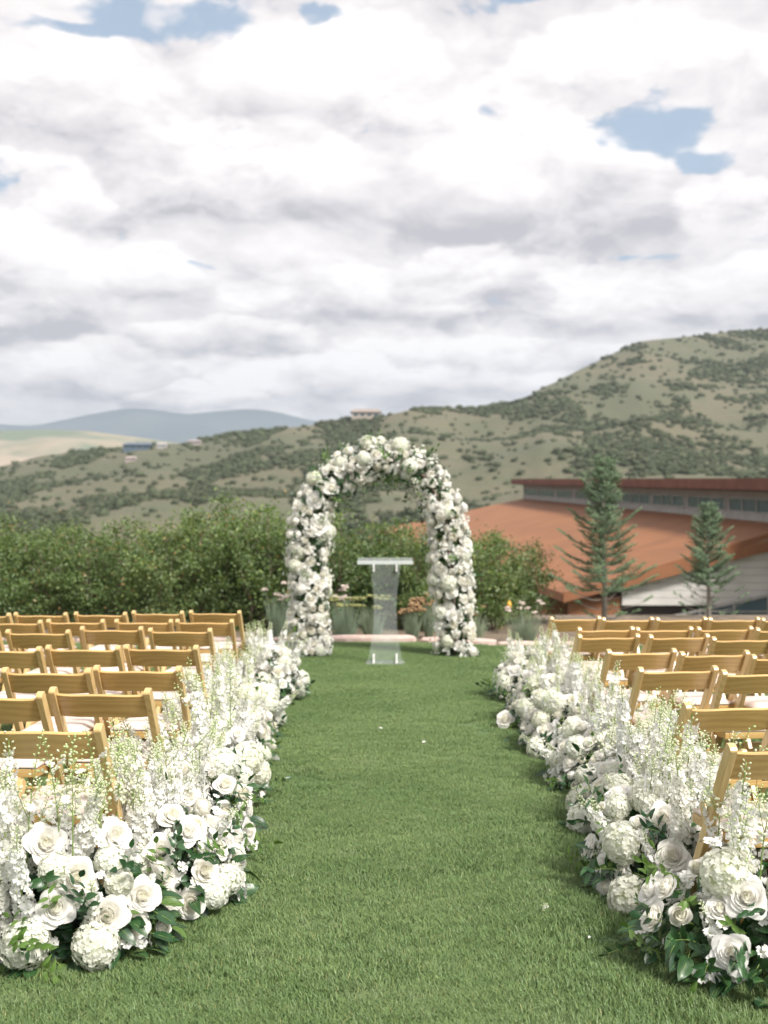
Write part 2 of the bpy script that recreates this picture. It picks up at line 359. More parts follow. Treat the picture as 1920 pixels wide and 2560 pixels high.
grd = G.n('GeometryNodeMeshGrid', ins={'Size X': 17.0, 'Size Y': 12.3, 'Vertices X': 2, 'Vertices Y': 2})
tf = G.n('GeometryNodeTransform', ins={'Geometry': grd.outputs[0], 'Translation': (0.0, 8.35, 0.0)})
dp = G.n('GeometryNodeDistributePointsOnFaces', distribute_method='RANDOM', ins={'Mesh': tf.outputs[0], 'Density': 23.0, 'Seed': 4})
pos = G.n('GeometryNodeInputPosition'); sp = G.n('ShaderNodeSeparateXYZ'); G.set(sp, 0, pos.outputs[0])
mr = G.n('ShaderNodeMapRange', interpolation_type='SMOOTHSTEP')
for k, v in ((0, sp.outputs[0]), (1, 0.5), (2, 1.6), (3, 0.0), (4, -0.05)): G.set(mr, k, v)
cz = G.n('ShaderNodeCombineXYZ'); G.set(cz, 2, mr.outputs[0])
spn = G.n('GeometryNodeSetPosition', ins={'Geometry': dp.outputs[0], 'Offset': cz.outputs[0]})
rv = G.n('FunctionNodeRandomValue', data_type='FLOAT', ins={2: 0.0, 3: 6.283})
cr_ = G.n('ShaderNodeCombineXYZ'); G.set(cr_, 2, rv.outputs[1])
rs = G.n('FunctionNodeRandomValue', data_type='FLOAT', ins={2: 0.75, 3: 1.05, 'Seed': 5})
ip = G.n('GeometryNodeInstanceOnPoints', ins={'Points': spn.outputs[0], 'Instance': gi.outputs[0], 'Rotation': cr_.outputs[0], 'Scale': rs.outputs[1]})
ng.links.new(ip.outputs[0], go.inputs[0])
md = grass.modifiers.new('spread', 'NODES'); md.node_group = ng

# ------------------------------------------------------------------ hills
def prof(pts, x):
    return float(np.interp(x, [p[0] * 1.1574 for p in pts], [p[1] * 1.1574 for p in pts]))
ridge = [(-3500, 1090), (-1500, 1075), (-500, 1040), (0, 1008), (90, 985), (200, 969), (280, 963), (380, 958), (440, 948), (520, 935), (620, 925), (700, 915), (750, 903), (820, 900), (900, 883), (960, 880), (1010, 882), (1060, 875), (1110, 868), (1150, 852), (1170, 838), (1200, 825), (1260, 795), (1300, 775), (1340, 757), (1380, 738), (1420, 733), (1500, 726), (1560, 718), (1659, 710), (1900, 700), (2300, 720), (3000, 800), (4500, 900), (7000, 1000)]
def hill_pt(px, tt):
    s = (px - HX) / F
    rx = (px - HX)
    YR = 620 + 330 * sst(0, 1000, rx) + 60 * mn.noise(Vector((px * 0.004, 3, 0)))
    Y0 = 115
    ry = prof(ridge, px) + 2.5 * mn.noise(Vector((px * 0.03, 0, 5)))
    tvR = (HY - ry) / F; tv0 = (-9.5) / Y0
    if tt <= 1:
        Y_ = Y0 + (YR - Y0) * tt
        cv = tt ** 0.62
        tv = tv0 + (tvR - tv0) * cv
        z = CAMZ + tv * Y_
        Xw = s * Y_
        z += (1 - tt ** 3) * sst(0, 0.15, tt) * (11 * mn.noise(Vector((Xw * 0.008, Y_ * 0.011, 0))) + 5 * mn.noise(Vector((Xw * 0.025, Y_ * 0.02, 4))))
    else:
        Y_ = YR + (tt - 1) * 900
        z = CAMZ + tvR * YR - (tt - 1) * 900 * 0.10
    return Vector((s * Y_, Y_, z))
pxs = list(np.linspace(-6000, -300, 40)) + list(np.linspace(-260, 2200, 170)) + list(np.linspace(2300, 8000, 40))
tts = list(np.linspace(0, 1, 90)) + [1.02, 1.08, 1.3, 2.0]
V = [hill_pt(px, tt) for tt in tts for px in pxs]; n = len(pxs)
m, t = newmat('hill_grass'); gp = t.n('ShaderNodeNewGeometry').outputs['Position']
n1 = t.noise(gp, 0.012, 6, 0.62); n2 = t.noise(gp, 0.07, 5, 0.65)
c = t.mix(t.ss(n1, 0.38, 0.62), (0.122, 0.112, 0.070), (0.088, 0.094, 0.055))
c = t.mix(t.ss(n2, 0.5, 0.7, 0, 0.7), c, (0.080, 0.100, 0.052))
c = t.mix(t.ss(n2, 0.22, 0.36, 0.7, 0), c, (0.19, 0.165, 0.11))
M_hill = finish(m, t, pbsdf(t, Base_Color=c, Roughness=0.95, Normal=bump(t, t.noise(gp, 0.3, 5, 0.7), 0.7, 1.2)).outputs[0])
structure('hillside', V, [(j * n + i, j * n + i + 1, (j + 1) * n + i + 1, (j + 1) * n + i) for j in range(len(tts) - 1) for i in range(n - 1)], M_hill)

# mid-distance tan hill to the left and the blue mountain range
def range_strip(name, prof_pts, Yb, dY, basez, mat, lo, hi, nz, seed):
    pl = np.linspace(lo, hi, 260); V = []; tl = np.linspace(0, 1, 26)
    for tt in list(tl) + [1.3, 2.0]:
        for px in pl:
            s = (px - HX) / F
            YR = Yb + dY + 0.08 * Yb * mn.noise(Vector((px * 0.003, seed, 0)))
            zr = CAMZ + (HY - prof(prof_pts, px)) / F * YR
            if tt <= 1:
                Y_ = Yb + (YR - Yb) * tt; x = s * Y_
                z = basez + (zr - basez) * (tt ** 0.8)
                z += nz * (1 - tt ** 4) * sst(0, .2, tt) * (mn.noise(Vector((x / Yb * 9, Y_ / Yb * 12, seed))) + 0.5 * mn.noise(Vector((x / Yb * 25, Y_ / Yb * 25, seed + 3))))
            else:
                Y_ = YR + (tt - 1) * dY; z = zr - (tt - 1) * (zr - basez) * 0.7
            V.append((s * Y_, Y_, z))
    n = len(pl); L = len(tl) + 2
    return structure(name, V, [(j * n + i, j * n + i + 1, (j + 1) * n + i + 1, (j + 1) * n + i) for j in range(L - 1) for i in range(n - 1)], mat)
def hillmat(name, a_, b_, sc_, c_=None):
    m, t = newmat(name); gp = t.n('ShaderNodeNewGeometry').outputs['Position']
    nn = t.noise(gp, sc_, 7, 0.65)
    c = t.mix(t.ss(nn, 0.42, 0.58), a_, b_)
    if c_: c = t.mix(t.ss(t.noise(gp, sc_ * 0.4, 4, 0.5), 0.52, 0.6), c, c_)
    return finish(m, t, pbsdf(t, Base_Color=c, Roughness=1.0).outputs[0])
range_strip('valley_hill', [(-3000, 960), (-600, 935), (0, 930), (100, 928), (180, 930), (260, 940), (340, 950), (390, 958), (500, 985), (800, 1060), (2000, 1100)], 1500, 900, -20, hillmat('pale_hill', (0.27, 0.235, 0.165), (0.13, 0.16, 0.105), 0.004, (0.35, 0.28, 0.21)), -2500, 2000, 22, 11)
range_strip('far_mountains', [(-3000, 890), (-1500, 870), (-500, 900), (-150, 908), (0, 916), (60, 920), (100, 915), (180, 898), (250, 885), (280, 881), (340, 885), (400, 895), (450, 890), (520, 884), (560, 884), (600, 890), (650, 903), (700, 914), (900, 940), (1500, 960), (2500, 900), (5000, 940)], 6000, 2300, -40, hillmat('haze_tinted_forest', (0.025, 0.045, 0.045), (0.06, 0.075, 0.065), 0.0016), -3500, 5000, 170, 23)  # dark forest tone with some of the distance haze's blue put into the colour

# hillside scrub: clustered oak bushes
def bushmesh(seed, sub=1, lobes=4, leaves=170):      # lobed leafy mass with loose leaf clumps breaking its outline
    r_ = random.Random(seed); import bmesh as _b; AV = []; AF = []; C_ = []
    for l in range(lobes):
        bm = _b.new(); _b.ops.create_icosphere(bm, subdivisions=sub + 1, radius=0.5 if l == 0 else r_.uniform(.24, .36))
        cc = Vector((0, 0, 0)) if l == 0 else Vector((r_.uniform(-.42, .42), r_.uniform(-.42, .42), r_.uniform(-.05, .3)))
        for v in bm.verts:
            nn = mn.noise(v.co * 4.0 + Vector((seed * 7, l, 0))) * 0.6 + mn.noise(v.co * 9 + Vector((0, seed * 5, l))) * 0.5
            v.co *= 1 + nn * 0.8; v.co.z *= 0.78; v.co += cc; v.co.z = max(v.co.z + 0.22, -0.1)
        o_ = len(AV); AV += [v.co[:] for v in bm.verts]; AF += [tuple(o_ + v.index for v in f.verts) for f in bm.faces]; C_.append(cc); bm.free()
    for k in range(leaves):
        d = Vector((r_.gauss(0, 1), r_.gauss(0, 1), abs(r_.gauss(0, 1)))).normalized(); c = C_[r_.randrange(lobes)] + Vector((d.x, d.y, d.z * .85)) * (r_.uniform(.44, .62) if lobes == 1 else r_.uniform(.34, .56)) + Vector((0, 0, .2))
        a1 = Vector((r_.gauss(0, 1), r_.gauss(0, 1), r_.gauss(0, 1))).normalized() * r_.uniform(.05, .11); a2 = a1.orthogonal() * r_.uniform(.5, 1)
        o_ = len(AV); AV += [(c - a1)[:], (c + a2)[:], (c + a1)[:], (c - a2)[:]]; AF.append((o_, o_ + 1, o_ + 2, o_ + 3))
    return np.array(AV), AF
bushes = [bushmesh(i, 2) for i in range(6)]; lowb = [bushmesh(i, 0, 1, 26) for i in range(6)]
m, t = newmat('scrub_leaf'); gp = t.n('ShaderNodeNewGeometry').outputs['Position']
c = t.mix(t.ss(t.noise(gp, 0.6, 4, 0.7), 0.35, 0.65), (0.050, 0.070, 0.042), (0.078, 0.095, 0.056))
a = t.n('ShaderNodeVertexColor'); a.layer_name = 'tint'; c = t.mix(1.0, c, a.outputs[0], 'MULTIPLY')
c = t.mix(t.n('ShaderNodeObjectInfo').outputs['Random'], c, t.mix(1.0, c, (1.35, 1.28, 1.15), 'MULTIPLY'))
M_scrub = finish(m, t, pbsdf(t, Base_Color=c, Roughness=0.95, Normal=bump(t, t.noise(gp, 2.2, 4, 0.75), 1.0, 0.7)).outputs[0])
rr = random.Random(5); spots = []
tries = 0
while len(spots) < 15500 and tries < 400000:
    tries += 1
    px = rr.uniform(-700, 2600) if rr.random() < 0.25 else rr.uniform(-40, 1960); tt = rr.random() ** 0.75
    p_ = hill_pt(px, tt)
    q = mn.noise(Vector((p_.x * 0.013, p_.y * 0.010, 1.0))) + 0.9 * mn.noise(Vector((p_.x * 0.035, p_.y * 0.028, 2.0))) + 0.3 * mn.noise(Vector((p_.x * 0.1, p_.y * 0.08, 6.0)))
    if q < 0.02 + rr.random() * 0.22 and rr.random() > 0.05: continue
    sz = rr.choice((1, 1, 1, 1.4)) * rr.uniform(0.9, 2.6) * (1.0 + 0.35 * sst(500, 900, p_.y)) * (0.6 + 0.4 * sst(100, 400, p_.y))
    spots.append((p_, sz, rr.random()))
spots.sort(key=lambda s_: -(s_[1] / s_[0].y) * (1 if abs(s_[0].x / s_[0].y) < 0.34 else 0.1))
bme = []
for i, (bv, bf) in enumerate(bushes):
    b = MB(); b.add(bv, bf); bme.append(b.mesh('scrub_bush', M_scrub))
for i, (p_, sz, q) in enumerate(spots[:260]):
    o = link('scrub_bush', bme[i % 6]); o.location = p_ - Vector((0, 0, sz * 0.05)); o.scale = (sz * 1.25, sz * 1.2, sz * 1.05); o.rotation_euler = (0, 0, q * 6.28)
    tag(o, 'small rounded dark green scrub bush on the grassy hillside behind the hedge', 'bush', 'scrub bushes dotted over the hillside')
b = MB()
for p_, sz, q in spots[260:]:
    bv, bf = lowb[int(q * 97) % 6]; a_ = q * 50
    ca, sa = math.cos(a_), math.sin(a_); Rm = np.array([[ca, -sa, 0], [sa, ca, 0], [0, 0, 1]])
    V = (bv * np.array([sz * 1.3, sz * 1.2, sz * 1.05])) @ Rm.T + np.array(p_[:]) - np.array([0, 0, sz * 0.05])
    g = 0.8 + 0.5 * ((q * 31) % 1); b.add(V, bf, 0, (g, g, g * 0.95))
o = link('scrub_cover', b.mesh('scrub_cover', M_scrub)); tag(o, 'mass of dark scrub covering the far hill slopes', 'scrub', None, 'stuff')

# ------------------------------------------------------------------ long low building with rust-coloured steel roofs
m, t = newmat('weathered_steel'); gp = t.n('ShaderNodeNewGeometry').outputs['Position']
n1 = t.noise(gp, 0.25, 6, 0.65); mp = t.n('ShaderNodeMapping'); t.set(mp, 'Vector', gp); t.set(mp, 'Scale', (0.25, 1.6, 0.25))
n2 = t.noise(mp.outputs[0], 0.6, 4, 0.6)
c = t.mix(t.ss(n1, 0.35, 0.68), (0.245, 0.100, 0.038), (0.19, 0.077, 0.030)); c = t.mix(t.ss(n2, 0.45, 0.7, 0, 0.45), c, (0.29, 0.122, 0.048))
M_rust = finish(m, t, pbsdf(t, Base_Color=c, Roughness=0.75).outputs[0])
M_rustd = simple('dark_rust', (0.125, 0.045, 0.028), 0.8, 0, 0, 0.8, (0.17, 0.065, 0.04))
M_rusto = simple('rust_fascia', (0.25, 0.105, 0.045), 0.8, 0, 0, 0.8, (0.20, 0.08, 0.036))
M_trim = simple('grey_trim', (0.36, 0.35, 0.33), 0.7, 0, 0, 1.5)
M_board = simple('pale_board', (0.56, 0.54, 0.51), 0.8, 0, 0.2, 1.2, (0.50, 0.48, 0.455))
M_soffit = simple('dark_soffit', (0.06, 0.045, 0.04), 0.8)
m, t = newmat('window_glass'); oc = t.n('ShaderNodeTexCoord').outputs['Object']
M_glass = finish(m, t, pbsdf(t, Base_Color=t.mix(t.noise(oc, 0.7, 2), (0.040, 0.075, 0.10), (0.065, 0.11, 0.14)), Roughness=0.12).outputs[0])
Bd = empty('clubhouse', (22, 70, -8.5), 'long low building with rust-red steel roof and clerestory windows beyond the spruces', 'building')
def bpart(name, b, mat, parent=Bd, smooth=False, bevel=0):
    o = link(name, b.mesh(name, mat, smooth)); o.parent = parent
    root = Bd.location; off = Vector(root)
    o.data.transform(Matrix.Translation(-off)) if parent is Bd else o.data.transform(Matrix.Translation(-off))
    return o
def solid(b, top, th, mat=0):      # polygon extruded downwards
    n = len(top); T = [Vector(p) for p in top]; Bo = [p - Vector((0, 0, th)) for p in T]
    b.add(T + Bo, [tuple(range(n)), tuple(reversed(range(n, 2 * n)))] + [(i, i + n, (i + 1) % n + n, (i + 1) % n) for i in range(n)], mat)
A_, B_, C_ = Vector((-0.6, 153, 1.7)), Vector((10.0, 62, -2.0)), Vector((30.0, 62, 3.02))
T1, T2 = Vector((22.6, 66, 2.33)), Vector((18.9, 152, 6.0))
# lower roof: a warped sheet between eave A-B and the clerestory line, rake along B-C
b = MB(); N = 12
lineL = [B_.lerp(A_, k / N) for k in range(N + 1)]; Tn = T1 + (T1 - T2) * (4.0 / 86.0); Tn.z = Tn.z - 0.2
lineR = [Tn.lerp(T2, k / N) for k in range(N + 1)]
V = []; W = 8
for k in range(N + 1):
    for j in range(W + 1): V.append(lineL[k].lerp(lineR[k] + Vector((0.6, 0, 0.02)), j / W))
nv = len(V); V += [v - Vector((0, 0, 0.35)) for v in V]
Fc = [(k * (W + 1) + j, k * (W + 1) + j + 1, (k + 1) * (W + 1) + j + 1, (k + 1) * (W + 1) + j) for k in range(N) for j in range(W)]
Fc += [tuple(nv + i for i in reversed(f)) for f in Fc]
Fc += [(k * (W + 1), (k + 1) * (W + 1), nv + (k + 1) * (W + 1), nv + k * (W + 1)) for k in range(N)]
Fc += [(j + 1, j, nv + j, nv + j + 1) for j in range(W)]
Fc += [(N * (W + 1) + j, N * (W + 1) + j + 1, nv + N * (W + 1) + j + 1, nv + N * (W + 1) + j) for j in range(W)]
b.add(V, Fc); roof = bpart('roof', b, M_rust); roof['label'] = 'wide rust-orange lower roof'
# right continuation of the lower roof in front of the clerestory
b = MB(); R0 = Vector((Tn.x + 0.6, 62.0, Tn.z - 0.0))
solid(b, [(R0.x + .01, 62.02, R0.z), (34, 62.02, 4.4), (34, 66.2, 4.5), (T1.x + .61, 66.2, T1.z + 0.0)], 0.3); bpart('roof', b, M_rust)
# rake fascia (front edge) and eave fascia
def beam(b, p, q, h, th, ny=Vector((0, -1, 0))):
    p, q = Vector(p), Vector(q); o_ = ny * th
    V = [p, q, q - Vector((0, 0, h)), p - Vector((0, 0, h))]; V = V + [v + o_ for v in V]
    b.add(V, [(0, 1, 2, 3), (7, 6, 5, 4), (0, 4, 5, 1), (2, 6, 7, 3), (1, 5, 6, 2), (0, 3, 7, 4)])
b = MB(); beam(b, (9.9, 61.97, -1.93), (13.2, 61.97, -1.08), 0.55, 0.18); beam(b, (13.2, 61.97, -1.08), (36, 61.97, 4.72), 0.62, 0.18); bpart('fascia', b, M_rusto)
b = MB(); beam(b, B_ + Vector((-.02, -0.1, 0.06)), A_ + Vector((-.02, 0, 0.06)), 0.5, 0.15, Vector((-1, 0, 0))); bpart('fascia', b, M_rusto)
# clerestory wall, windows
wd = (T2 - T1).normalized(); 
def wall_at(px):       # the point on the clerestory base line under a photo column
    s = (px - HX) / F; k = (s * T1.y - T1.x) / ((T2.x - T1.x) - s * (T2.y - T1.y)); return T1.lerp(T2, k)
def zz(py, Y_): return CAMZ + (HY - py) / F * Y_
b = MB(); P0 = T1 + (T1 - T2) * 0.15; P1 = T2
def ztop(p): k = (p.y - 66) / 86; return 4.02 + (7.95 - 4.02) * k
V = [P0 - Vector((0, 0, 1)), P1 - Vector((0, 0, 1)), Vector((P1.x, P1.y, ztop(P1))), Vector((P0.x, P0.y, ztop(P0)))]
V += [v + Vector((9, 0, 0)) for v in V]
b.add(V, [(0, 3, 2, 1), (4, 5, 6, 7), (0, 4, 7, 3), (1, 2, 6, 5), (3, 7, 6, 2)]); cw = bpart('wall', b, M_trim); cw['label'] = 'pale clerestory wall under the upper roof'
wins = [(330, 405), (412, 492), (505, 590), (610, 690), (700, 775), (785, 862), (870, 1020), (1035, 1205), (1225, 1430), (1450, 1690)]
for x0, x1 in wins:
    x0, x1 = 1160 + x0 * 0.458, 1160 + x1 * 0.458
    a_, c_ = wall_at(x1), wall_at(x0)
    rx = lambda px: (px - 1160) / 0.458
    topy = lambda px: 1080 + 0.458 * (310 + (rx(px) - 330) * 62 / 1329); boty = lambda px: 1080 + 0.458 * (345 + (rx(px) - 330) * 104 / 1329)
    z00, z01, z10, z11 = zz(boty(x1), a_.y), zz(topy(x1), a_.y), zz(boty(x0), c_.y), zz(topy(x0), c_.y)
    off = Vector((-0.08, 0, 0))
    b = MB(); P = [Vector((a_.x, a_.y, z00)), Vector((c_.x, c_.y, z10)), Vector((c_.x, c_.y, z11)), Vector((a_.x, a_.y, z01))]
    for i in range(4):
        p, q = P[i] + off, P[(i + 1) % 4] + off
        if i in (0, 2): b.add([p, q, q + Vector((0, 0, 0.09)), p + Vector((0, 0, 0.09)), p - off * .9, q - off * .9, q - off * .9 + Vector((0, 0, .09)), p - off * .9 + Vector((0, 0, .09))], [(0, 1, 2, 3), (3, 2, 6, 7), (1, 0, 4, 5)])
        else: dd = wd * 0.12; b.add([p - dd, p + dd, q + dd, q - dd, p - dd - off, q - dd - off], [(0, 1, 2, 3), (0, 3, 5, 4)])
    nm = 3 if x1 - x0 > 60 else 0
    for k in range(1, nm):
        p = P[0].lerp(P[1], k / nm) + off; q = P[3].lerp(P[2], k / nm) + off; dd = wd * 0.1; b.add([p - dd, p + dd, q + dd, q - dd], [(0, 1, 2, 3)])
    wf = bpart('window', b, M_trim)
    np_ = nm or 1
    for k in range(np_):
        b = MB(); o3 = Vector((-0.04, 0, 0))
        q0, q1, q2, q3 = P[0].lerp(P[1], k / np_) + o3, P[0].lerp(P[1], (k + 1) / np_) + o3, P[3].lerp(P[2], (k + 1) / np_) + o3, P[3].lerp(P[2], k / np_) + o3
        b.add([q0, q1, q2, q3], [(0, 1, 2, 3)]); bpart('pane', b, M_glass, wf)
# upper roof slab with overhang
U0, U1 = Vector((17.4, 153.5, 8.62)), Vector((21.25, 62.0, 4.40))
Ux = U1 + (U1 - U0) * 0.2
b = MB(); solid(b, [U0, Ux, Ux + Vector((16, 0, -.4)), U0 + Vector((16, 0, -.4))], 0.68); ur = bpart('upper_roof', b, M_rustd)
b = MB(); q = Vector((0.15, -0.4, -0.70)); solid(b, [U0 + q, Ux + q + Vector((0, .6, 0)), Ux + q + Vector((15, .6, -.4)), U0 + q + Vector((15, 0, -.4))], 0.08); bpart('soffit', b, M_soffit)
# front wall below the rake: rust panel to the left, pale boards to the right, raked glazing
b = MB(); b.box((11.75, 62.6, -5.5), (2.9, 0.3, 6.6)); b.v[-1][:] = b.v[-1]; 
bpart('wall', b, M_rusto)['label'] = 'rust-coloured end wall panel'
nb = 14
for k in range(nb):
    z1 = 3.2 - k * 0.42; z0 = z1 - 0.40
    # left end cut along the rake
    xl = lambda z: max(13.25, 13.2 + (z + 1.66) / 0.2544)
    if xl(z1) > 35: continue
    yb = 62.29 + 0.012 * (k % 3); pl = [(xl(z0), z0)] + ([(13.25, -1.70)] if z0 < -1.7 < z1 else []) + [(xl(z1), z1), (36, z1), (36, z0)]; n_ = len(pl)
    b = MB(); b.add([(x_, yb, z_) for x_, z_ in pl] + [(x_, yb + .12, z_) for x_, z_ in pl], [tuple(reversed(range(n_))), tuple(range(n_, 2 * n_))] + [(i, (i + 1) % n_, (i + 1) % n_ + n_, i + n_) for i in range(n_)]); bpart('board', b, M_board)
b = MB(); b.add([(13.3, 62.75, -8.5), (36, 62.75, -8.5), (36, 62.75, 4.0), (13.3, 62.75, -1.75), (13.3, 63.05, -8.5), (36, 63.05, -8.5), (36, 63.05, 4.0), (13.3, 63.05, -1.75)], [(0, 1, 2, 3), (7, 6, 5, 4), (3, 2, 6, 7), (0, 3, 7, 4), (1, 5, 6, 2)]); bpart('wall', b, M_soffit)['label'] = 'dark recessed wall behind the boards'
b = MB(); gl = [Vector((15.55, 62.15, -3.35)), Vector((36, 62.15, 1.05)), Vector((36, 62.15, -8)), Vector((15.55, 62.15, -8))]; b.add(gl, [(3, 2, 1, 0)]); gzg = bpart('glazing', b, M_glass); gzg['label'] = 'dark sloping-topped glass wall'
b = MB(); beam(b, (15.4, 62.16, -3.33), (36, 62.16, 1.11), 0.12, 0.12)
for k in range(10): x = 17.5 + k * 1.9; b.box((x, 62.1, -5.2 + 0.1075 * (x - 15.5)), (0.09, 0.1, 5.8 + (x - 15.5) * .215 - 1.95))
b.box((26, 62.11, -3.0), (18, .08, .08)); bpart('mullion', b, M_trim, gzg)
b = MB(); b.box((17, 110, -6), (14, 84, 8)); 
b.v = [np.array([[9.9 if x < 15 and y < 100 else (1 if x < 15 else 30), y, z] for x, y, z in b.v[0]])]
b.v[0][b.v[0][:, 2] > -5, 2] = -2.8; bpart('wall', b, M_rusto)

# distant houses on the ridges
def house(px, py, d, wpx, hpx, wallc, roofc, label, twin=False):
    for k in range(400):                      # the hill surface that shows at this place
        base = hill_pt(px, 1 - k / 420.0)
        if HY - (base.z - CAMZ) / base.y * F >= py: break
    s = base.y / F; W, H = wpx * s, hpx * s
    h = empty('distant_house', base, label, 'house')
    mw, mr_, mg = simple('house_wall', wallc, 0.8, 0, 0, 0.5), simple('house_roof', roofc, 0.8, 0, 0, 0.5), M_glass
    b = MB(); b.box((0, 0, H * 0.30 - 1.5), (W, W * 0.5, H * 0.6 + 3.0)); link('wall', b.mesh('wall', mw, False), h)
    b = MB(); b.add([(-W * .56, -W * .3, H * .6), (W * .56, -W * .3, H * .6), (W * .56, W * .3, H * .6), (-W * .56, W * .3, H * .6), (-W * .4, 0, H), (W * .45, 0, H)], [(0, 1, 5, 4), (1, 2, 5), (2, 3, 4, 5), (3, 0, 4), (3, 2, 1, 0)]); link('roof', b.mesh('roof', mr_, False), h)
    for k in range(4):
        b = MB(); b.box((0, 0, 0), (W * .14, 0.1, H * .28)); link('window', b.mesh('window', mg, False), h, loc=(-W * .36 + k * W * .24, -W * .25 - 0.06, H * .32))
house(915, 1046, 700, 70, 24, (0.42, 0.36, 0.30), (0.30, 0.25, 0.22), 'pale sprawling house on the ridge line above the arch')
house(345, 1124, 690, 66, 18, (0.10, 0.14, 0.18), (0.12, 0.15, 0.19), 'dark blue-grey house on the low ridge below the blue mountains')
house(405, 1120, 690, 24, 14, (0.55, 0.52, 0.50), (0.35, 0.33, 0.32), 'small white house just right of the dark ridge house')
house(487, 1112, 690, 30, 13, (0.50, 0.42, 0.38), (0.30, 0.26, 0.25), 'small beige house farthest right on the low left ridge')
house(328, 1152, 640, 26, 12, (0.48, 0.38, 0.35), (0.36, 0.30, 0.28), 'small pinkish house below the dark ridge house')

# air: one closed box of thin haze
hm, t = newmat('haze'); v = t.n('ShaderNodeVolumePrincipled'); t.set(v, 'Color', (0.72, 0.85, 1.0, 1)); t.set(v, 'Density', 1.35e-4); t.set(v, 'Anisotropy', 0.2)
t.t.links.new(v.outputs[0], t.n('ShaderNodeOutputMaterial').inputs['Volume'])
b = MB(); b.box((0, 4200, 355), (22000, 13700, 830)); hz = link('haze', b.mesh('haze', hm, False)); tag(hz, 'thin pale blue air haze over the valley', 'haze', None, 'stuff')

# ------------------------------------------------------------------ flower, leaf and twig meshes (each shared by its copies)
def rose_mesh(seed, n=26, rad=0.056, hgt=0.050, open_=1.0, ball=0.0, name='rose'):
    r_ = random.Random(seed); b = MB(); NU, NV = 7, 6
    for k in range(n):
        t_ = k / (n - 1)
        th = k * 2.399 + r_.uniform(-.15, .15)
        Rt = 0.005 + (rad * (0.80 if ball else 0.86) - 0.005) * t_ ** (0.98) * open_ ** (t_)
        Ht = hgt * (0.96 - (0.36 - 0.3 * ball) * t_ ** 1.6 + .05 * math.sin(t_ * 3.14)) * r_.uniform(0.96, 1.05)
        W_ = (1.30 - 0.46 * t_) * r_.uniform(0.94, 1.06)
        curl = (t_ ** 1.5) * rad * 0.44 * (1 - 0.75 * ball) * open_ * r_.uniform(0.7, 1.3)
        tilt = r_.uniform(-.12, .12); point = 0.16 * t_ + 0.04; wav = r_.uniform(0, 6)
        V = []
        for j in range(NV + 1):
            v = j / NV
            for i in range(NU + 1):
                u = -1 + 2 * i / NU
                ve = v * (1 - point * abs(u) ** 1.3 - 0.10 * u ** 4)
                wsh = (0.42 + 0.58 * math.sin(min(1, v * 1.25) * math.pi / 2))
                a = th + u * W_ * wsh + tilt * v
                r = Rt * (0.18 + 0.82 * math.sin(min(1, ve * 1.15) * math.pi / 2) ** (0.8 + 0.9 * ball))
                r *= 1 - (0.42 * (1 - t_) ** 1.5 + 0.35 * ball) * (max(0, ve - 0.55) / 0.45) ** 1.3
                r += 0.0018 * u + 0.003 * t_ * abs(u) ** 3 * v
                z = Ht * ve ** 0.92
                lip = max(0, ve - 0.62) / 0.38
                r += curl * lip ** 1.7 * (0.8 + 0.25 * math.sin(3 * u + wav)); z -= curl * 0.55 * lip ** 2.4
                z += 0.0012 * math.sin(5 * u + wav) * t_ * v
                V.append((r * math.cos(a), r * math.sin(a), z - hgt * 0.45))
        Fc = [(j * (NU + 1) + i, j * (NU + 1) + i + 1, (j + 1) * (NU + 1) + i + 1, (j + 1) * (NU + 1) + i) for j in range(NV) for i in range(NU)]
        b.add(V, Fc)
    b.ellip((0, 0, -hgt * .06), (rad * (.34 + .22 * ball), rad * (.34 + .22 * ball), hgt * (.34 + .05 * ball)), 10, 6)  # added solid core inside the bloom, so the recesses show less shade
    for k in range(5):      # sepals
        a = k * 1.257; b.add([(0, 0, -hgt * .5), (0.012 * math.cos(a - .5), 0.012 * math.sin(a - .5), -hgt * .46), (0.03 * math.cos(a), 0.03 * math.sin(a), -hgt * .5), (0.012 * math.cos(a + .5), 0.012 * math.sin(a + .5), -hgt * .46)], [(0, 1, 2, 3)], 1)
    return b.mesh(name, [M_rose, M_stem])
def floret(b, P, nrm, r, npet, rnd, mat=0, col=None, eye=None, cup=0.25):
    q = Vector((0, 0, 1)).rotation_difference(nrm).to_matrix(); a0 = rnd.uniform(0, 6.28)
    for k in range(npet):
        a = a0 + k * 2 * math.pi / npet + rnd.uniform(-.15, .15); rr_ = r * rnd.uniform(0.85, 1.12); hw = math.pi / npet * 1.0
        c_ = rnd.uniform(0.0, cup)
        def p(rad_, ang, z): return P + q @ Vector((rad_ * math.cos(ang), rad_ * math.sin(ang), z))
        V = [P, p(rr_ * .66, a - hw, rr_ * (.20 + c_)), p(rr_ * 1.02, a - hw * .62, rr_ * (.12 + c_)), p(rr_ * 1.02, a + hw * .62, rr_ * (.12 + c_)), p(rr_ * .66, a + hw, rr_ * (.20 + c_)), p(rr_ * .6, a, rr_ * (.03 + c_ * .5))]
        b.add(V, [(0, 1, 5), (1, 2, 5), (2, 3, 5), (3, 4, 5), (4, 0, 5)], mat, col)
    if eye is not None: b.ellip(P + nrm * r * .12, (r * .14, r * .14, r * .16), 5, 3, eye)
